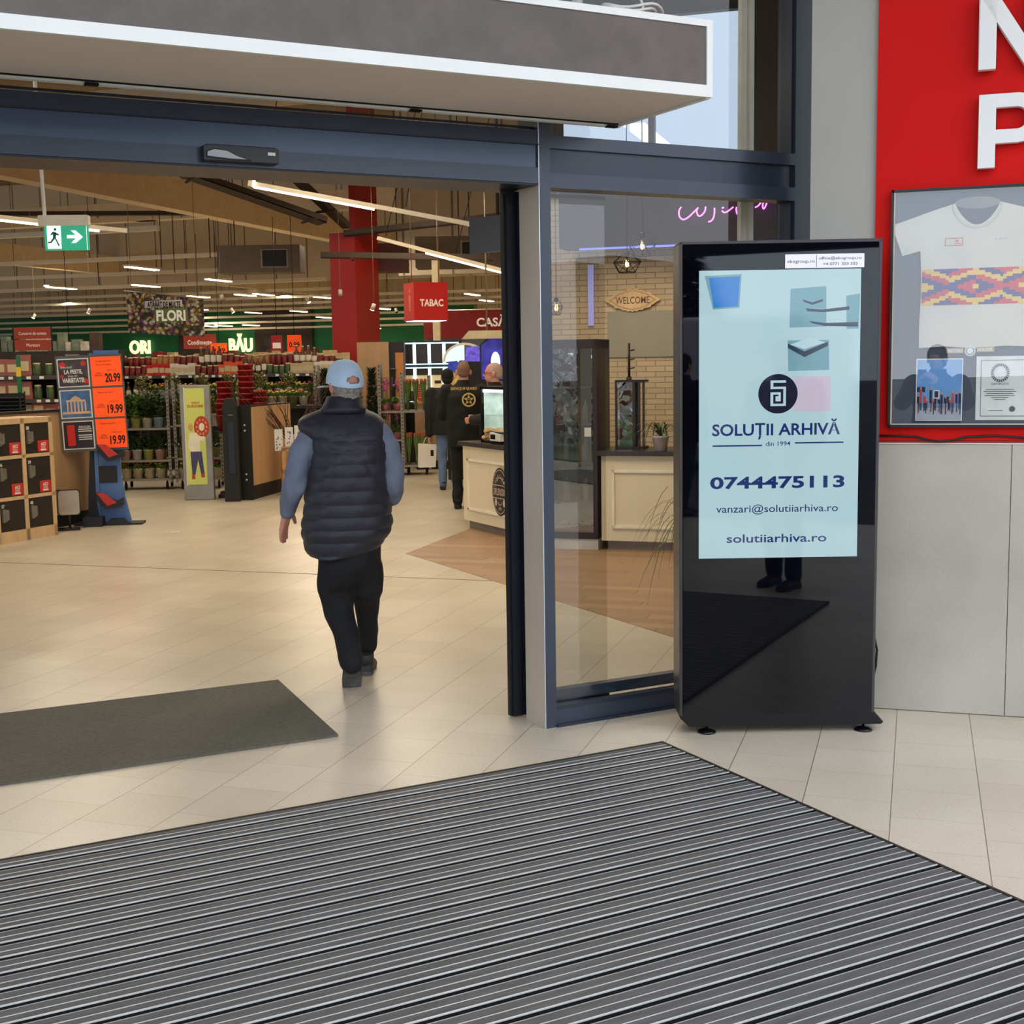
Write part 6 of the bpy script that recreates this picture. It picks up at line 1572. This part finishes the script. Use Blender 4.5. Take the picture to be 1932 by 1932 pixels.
# exit sign
ex = thing('exit_sign', 'green emergency exit sign with running figure hanging on a white pole', 'exit sign', (1.53,10.70,0), -24)
exg = mat('exit_green', (50,170,130), .4, emit=.55, var=.05); exw = mat('exit_white', (226,250,238), .4, emit=.9, var=0)
b = MB(); b.rbox((-.005,-.03,2.785),(.375,.04,2.865), .012); b.build('sign_housing', mat('housing_cream', (226,214,192), .5), ex)
b = MB(); b.b2((.035,-.012,2.60),(.370,.0,2.79)); pn_ = b.build('sign_panel', exg, ex)
b = MB(); b.b2((.055,-.0145,2.612),(.160,-.0125,2.785)); b.prism([(.205,2.69),(.27,2.69),(.235,2.655),(.27,2.655),(.325,2.70),(.27,2.75),(.235,2.75),(.27,2.715),(.205,2.715)], -.0145, -.0125); b.b2((.352,-.013,2.60),(.356,-.0125,2.79)); b.build('sign_pictogram', exw, pn_)
b = MB(); b.add([(.118+.010*cos(2*pi*i/12), -.0155, 2.758+.010*sin(2*pi*i/12)) for i in range(12)], [tuple(range(12))])
for pl in ([(.10,2.742),(.125,2.735),(.12,2.69),(.10,2.69)],[(.10,2.742),(.082,2.72),(.088,2.712),(.106,2.73)],[(.118,2.735),(.145,2.722),(.143,2.712),(.115,2.718)],[(.10,2.695),(.118,2.695),(.085,2.655),(.06,2.655),(.06,2.665),(.08,2.666)],[(.108,2.70),(.122,2.69),(.148,2.635),(.138,2.632)]): b.prism(pl, -.0165, -.015)
b.build('running_figure', mat('exit_dark_green', (20,92,70), .4), pn_)
b = MB(); b.cyl((.04,.005,2.865),(.0,.005,5.2),.014); b.build('sign_pole', wh, ex)
# television above the door edge
tv = thing('hanging_screen', 'black screen hanging high behind the door edge', 'screen', (5.10,10.12,0), -75)
b = MB(); b.b2((-.25,0,2.63),(.5,.05,2.93)); b.build('screen_body', kb, tv); b = MB(); b.cyl((.1,.02,2.93),(.1,.02,5.0),.015); b.build('screen_pole', skb, tv)
# red column
colm = mat('column_red', (164,24,22), .5, var=.05, vs=1)
rc_ = thing('red_column', 'tall red clad column in the middle of the hall', 'column', (7.80,21.55,0), -45)
b = MB(); b.b2((0,0,0),(.43,1.0,3.92)); b.build('lower_cladding', colm, rc_)
b = MB(); b.b2((.36,.05,3.92),(.47,1.0,8.2)); b.b2((.43,0,0),(.47,1.0,3.92)); b.build('upper_cladding', colm, rc_)
cst = thing('carton_stack', 'row of pale cartons stacked at the foot of the red column', 'cartons', (6.05,22.2,0), -20)
b = MB(); carm = mat('pale_carton', (196,164,130), .7, var=.15, vs=4)
b.b2((0,0,0),(1.55,.5,1.35)); b.build('pallet_wrap', mat('wrap_grey', (120,112,100), .5), cst)
for k_ in range(5): b = MB(); b.b2((.01+.305*k_,0,1.35),(.295+.305*k_,.45,1.35+(.44 if k_ < 3 else .52))); b.build('carton', carm, cst)

# ---- ceiling tracks, lamps, ducts
trm = mat('lamp_track_white', (236,222,196), .5, var=.03); tube = mat('tube_lit', (255,240,206), .4, emit=6.0, var=0)
def track(label, u0, u1, v, z, sag=0):
    t = thing('lamp_track', label, 'lamp track', uv(u0, v, z), -45)
    b = MB(); b.b2((0,-.05,0),(u1-u0,.05,.10)); b.build('track_body', trm, t)
    b = MB(); x = 1.5
    while x < u1-u0: b.cyl((x,0,.09),(x,0,8.15-z),.008,n=5); x += 6.0
    b.build('suspension_wires', skb, t); return t
ordn = ['nearest','second','third','fourth','fifth','sixth','seventh','eighth','ninth','tenth','eleventh','farthest']
TR = [(-40,-14.6,23.2,4.4),(-40,-15.2,29.3,4.4),(-40,-18.0,34,4.4),(-42,-18.5,39.2,4.4),(-44,-18.6,43.5,4.35),(-48,-14.2,47,4.3),(-50,-15.0,50,4.2),(-50,-15.6,52.5,4.1),(-50,-16.3,55,3.9),(-50,-16.8,57,3.7),(-50,-17.2,58.5,3.45)]
for i, (u0, u1, v, z) in enumerate(TR): track(f'cream lamp track across the hall ceiling, {ordn[i]} from the entrance', u0, u1, v, z)
# the short twin tube lamps hung across the tracks
lp0 = thing('strip_lamp', '', 'lamp', (7.7,36.0,4.33), -45)
b = MB(); b.b2((-.10,-.75,0),(.10,.75,.05)); b.build('lamp_body', trm, lp0)
b = MB()
for x in (-.07,.05): b.b2((x,-.72,-.03),(x+.035,.72,0))
b.build('tube', tube, lp0)
spots = [(7.7,36.0,4.33),(10.5,33.3,4.33),(10.97,40.4,4.33),(6.98,44.9,4.3),(9.34,43.2,4.3),(17.5,49.3,4.3),(19.6,58.8,4.2),(18.4,61.8,4.2),(12.2,52.0,4.3),(22.3,57.5,4.2)]
random.seed(9)
for (u0, u1, v, z) in TR[4:]:
    for k_ in range(3): u_ = random.uniform(max(u0,-.62*v), min(u1,-.30*v)); spots.append(uv(u_, v, z-.08))
for i, p in enumerate(spots):
    t = lp0 if i == 0 else dup(lp0, p, -45)
    t['label'] = 'short twin tube lamp hung across the tracks deep in the hall'; t['group'] = 'short twin tube lamps of the hall'
# the two long lamps nearest the door
def long_lamp(label, p0, p1, lit):
    p0 = Vector(p0); p1 = Vector(p1); L = (p1-p0).length
    t = thing('long_strip_lamp', label, 'lamp', p0, 0); q = (p1-p0).to_track_quat('X', 'Z'); t.rotation_euler = q.to_euler()
    b = MB(); b.b2((0,-.025,.012),(L,.025,.058)); b.build('lamp_body', trm, t)
    b = MB()
    for a, c in lit: b.b2((a*L,-.022,-.008),(c*L,.022,.012))
    b.build('tube', tube, t)
    b = MB(); b.cyl((.1,0,.09),(.1,0,3.5),.006,n=5); b.cyl((L*.6,0,.09),(L*.6,0,3.5),.006,n=5); b.build('suspension_wires', skb, t)
long_lamp('long cream strip lamp with one lit length hanging close to the door', (4.21,13.95,3.60), (6.57,12.65,3.06), [(0,.48),(.86,1.0)])
long_lamp('second long strip lamp lit at its far end above the tobacco sign', (6.49,16.13,3.29), (7.95,15.30,2.83), [(.38,1.0)])
long_lamp('short lit arm of the strip lamp pointing up towards the door', (4.20,13.93,3.60), (4.26,13.90,3.95), [(0,1)])
long_lamp('long cream strip lamp passing behind the exit sign', (-1.0,15.6,3.55), (3.05,14.95,3.16), [(0,.93)])
# spot lamps
spm = mat('spot_white', (206,196,176), .5); sp0 = None
for i, (u_, v, z, on) in enumerate([(-10.8,22.0,2.9,1),(-13.5,24.0,2.85,1),(-12.0,21.0,2.95,0),(-9.2,20.0,2.9,0),(-8.3,19.3,2.62,1),(-16.5,23.5,2.9,1),(-19.0,25.0,2.9,1),(-7.7,20.6,2.78,1),(-11.3,27.5,2.9,0)]):
    if on: key = 'lit'
    else: key = 'unlit'
    if i in (0, 2):
        t = thing('spot_lamp', '', 'lamp', uv(u_, v, z), 30*i)
        b = MB(); b.cyl((0,0,.01),(.03,-.036,-.075),.032,.036); b.cyl((0,0,0),(0,0,8.15-z),.0022,n=5); b.build('spot_body', spm, t)
        b = MB(); b.cyl((.0305,-.0365,-.076),(.032,-.038,-.080),.034); b.build('spot_lens', mat('spot_lit', (255,238,200), .4, emit=10, var=0) if on else blk, t)
        if on: spl = t
        else: spu = t
    else: t = dup(spl if on else spu, uv(u_, v, z), 40*i)
    t['label'] = ('small lit spot lamp glowing under the hall tracks' if on else 'small unlit white spot lamp under the hall tracks'); t['group'] = key+' spot lamps of the hall'
# ducts with grilles and cable trays
def duct(label, loc, rz, L, H, grilles):
    t = thing('air_duct', label, 'duct', loc, rz)
    b = MB(); b.b2((0,0,0),(L,.6,H)); b.build('duct_body', mat('duct_brown', (104,90,72), .6), t)
    for x in grilles:
        b = MB(); b.b2((x-.03,-.012,H*.16),(x+.48,-.001,H*.84)); g_ = b.build('grille_frame', mat('grille_light', (150,140,120), .5), t)
        b = MB()
        for q_ in range(7): b.b2((x,-.022,H*.2+H*.6*q_/7),(x+.45,-.012,H*.2+H*.6*(q_+.6)/7))
        b.b2((x,-.014,H*.2),(x+.45,-.0115,H*.8)); b.build('grille_slats', skb, g_)
duct('grey air duct with dark grille left of the red column', (6.6,24.37,3.42), -28, 1.55, .50, [.85])
duct('grey air duct with dark grille right of the red column', (9.55,21.9,3.40), -28, 2.2, .55, [.85])
duct('maroon air duct section beside the red column', (8.60,22.5,3.35), -28, .95, .5, [])
for c_ in bpy.data.objects:
    if c_.name.startswith('duct_body') and c_.parent and c_.parent.get('label','').startswith('maroon'): c_.data.materials[0] = mat('duct_maroon', (92,34,30), .5)
def ctray(label, p0, p1, w_):
    p0 = Vector(p0); p1 = Vector(p1); L = (p1-p0).length
    t = thing('cable_tray', label, 'cable tray', p0, 0); q = (p1-p0).to_track_quat('X', 'Z'); t.rotation_euler = q.to_euler()
    b = MB(); b.b2((0,-w_/2,0),(L,w_/2,.015)); b.b2((0,-w_/2,0),(L,-w_/2+.01,.10)); b.b2((0,w_/2-.01,0),(L,w_/2,.10)); b.build('tray_body', tray, t)
    b = MB(); x = .5
    while x < L: b.b2((x,-w_/2-.15,-.03),(x+.03,w_/2+.15,0)); x += 2.0
    b.build('tray_brackets', tray, t)
ctray('dark cable tray sloping down to the red column', (2.9,20.9,5.35), (7.45,20.9,4.0), .45)
ctray('perforated dark tray rising left from the red column', (7.9,21.0,3.95), (6.55,20.4,4.85), .16)
ctray('thin dark cable tray running right from the red column', (8.0,21.3,3.85), (10.5,19.7,4.1), .22)
ctray('dark cable tray crossing below the cladding at the left', (-6,36.5,5.2), (9.2,32.8,5.45), .25)
ctray('dark tray in front of the red column at mid height', (7.3,20.6,3.42), (9.9,19.5,3.35), .14)
# hanging cables seen as thin dark lines
hc0 = MB().cyl((0,0,0),(0,0,4.1),.012,n=6).build('hanging_rod', skb); random.seed(14)
for k_ in range(16):
    o = hc0 if k_ == 0 else hc0.copy()
    if k_: COL.objects.link(o)
    v = random.uniform(24,36); u_ = -v*random.uniform(.25,.72); p = uv(u_, v, 4.0); o.location = p
    tag(o, 'thin dark rod hanging from the hall ceiling', 'rod', 'thin rods hanging from the hall ceiling')
# litter on the floor
b = MB(); b.prism([(0,0),(.10,.01),(.12,.04),(.03,.05),(-.01,.03)], .001, .008, axis='z'); o = b.build('paper_scrap', wh); place(o, (3.02,13.35,0), -10); tag(o, 'small white paper scrap on the floor right of the blue stand', 'litter')

# ================================================================ OUTSIDE, seen only in the glass
def blossom_tree(label, x, y, H, R, seed, white=True):
    t = thing('blossom_tree', label, 'tree', (x, y, .05), 0); random.seed(seed)
    b = MB(); b.tube([(0,0,0),(.05,.02,H*.3),(.0,.05,H*.6)], [.09,.07,.04], 8)
    for k_ in range(10): a = random.uniform(0,2*pi); b.tube([(0,0,H*(.2+.04*k_)),(R*.4*cos(a),R*.4*sin(a),H*(.4+.03*k_)),(R*.8*cos(a),R*.8*sin(a),H*(.55+.04*k_))], [.04,.025,.01], 5)
    b.build('trunk', mat('bark_dark', (58,40,34), .9), t)
    b = MB()
    for k_ in range(1000):
        a = random.uniform(0,2*pi); p_ = random.uniform(-1,1); r_ = R*random.random()**.5; z = H*.46+H*.44*p_; q = Vector((r_*cos(a)*sqrt(1-p_*p_*.7), r_*sin(a)*sqrt(1-p_*p_*.7), max(.15, z)))
        d1 = Vector((random.uniform(-1,1),random.uniform(-1,1),random.uniform(-1,1))).normalized()*.10; d2 = d1.orthogonal().normalized()*.10
        b.add([q-d1,q-d2,q+d1,q+d2], [(0,1,2,3)], 0 if random.random() < .75 else 1)
    b.build('blossom', [mat('white_blossom', (250,244,240), .8), mat('brown_twig', (150,100,76), .8)], t)
for i, (x, y) in enumerate(((-5.4,3.1),(-8.1,2.6),(-4.2,.3),(-10.8,1.4))):
    blossom_tree(f'white blossoming tree on the lawn left of the entrance, {("first","second","third","last")[i]} from the glass', x, y, 2.6, 1.25, 40+i)
def van(label, x, y, rz, L=5.2, H=2.3):
    t = thing('parked_van', label, 'van', (x, y, 0), rz); vw = mat('van_white', (226,228,232), .3, coat=.5)
    b = MB(); b.prism([(0,.35),(L,.35),(L,H*.92),(L-.15,H),(1.25,H),(.75,H*.78),(.12,H*.52),(0,H*.40)], -1.0, 1.0); b.build('van_body', vw, t, bevel=.05)
    b = MB(); b.prism([(1.22,H*.90),(.84,H*.76),(.40,H*.60),(1.9,H*.56),(1.9,H*.90)], -1.01, 1.01); b.build('van_windows', mat('van_glass', (24,28,34), .1), t)
    for x_ in (1.0, L-1.1):
        for y_ in (-.9,.9): b = MB(); b.cyl((x_,y_-.12,.34),(x_,y_+.12,.34),.34,n=20); b.build('wheel', blk, t)
van('white van parked outside nearest to the added gantry', -4.6, -9.6, 4)
van('white van parked outside farther down the drive', 2.2, -13.5, -6)
b = MB()
ev = thing('dark_conifer', 'dark conifer standing outside behind the parked vans', 'tree', (-5.6,-20,0), 0)
b.cyl((0,0,0),(0,0,2),.2); b.build('trunk', mat('bark_dark', (58,40,34)), ev)
b = MB(); random.seed(77)
for k_ in range(1500):
    h = random.random(); a = random.uniform(0,2*pi); r_ = 2.0*(1-h)*random.uniform(.5,1); q = Vector((r_*cos(a), r_*sin(a), .8+3.4*h)); d = Vector((cos(a),sin(a),-.2))*.5; s_ = Vector((-sin(a),cos(a),0))*.16
    b.add([q-s_, q+s_, q+d], [(0,1,2)])
b.build('foliage', lfd, ev)
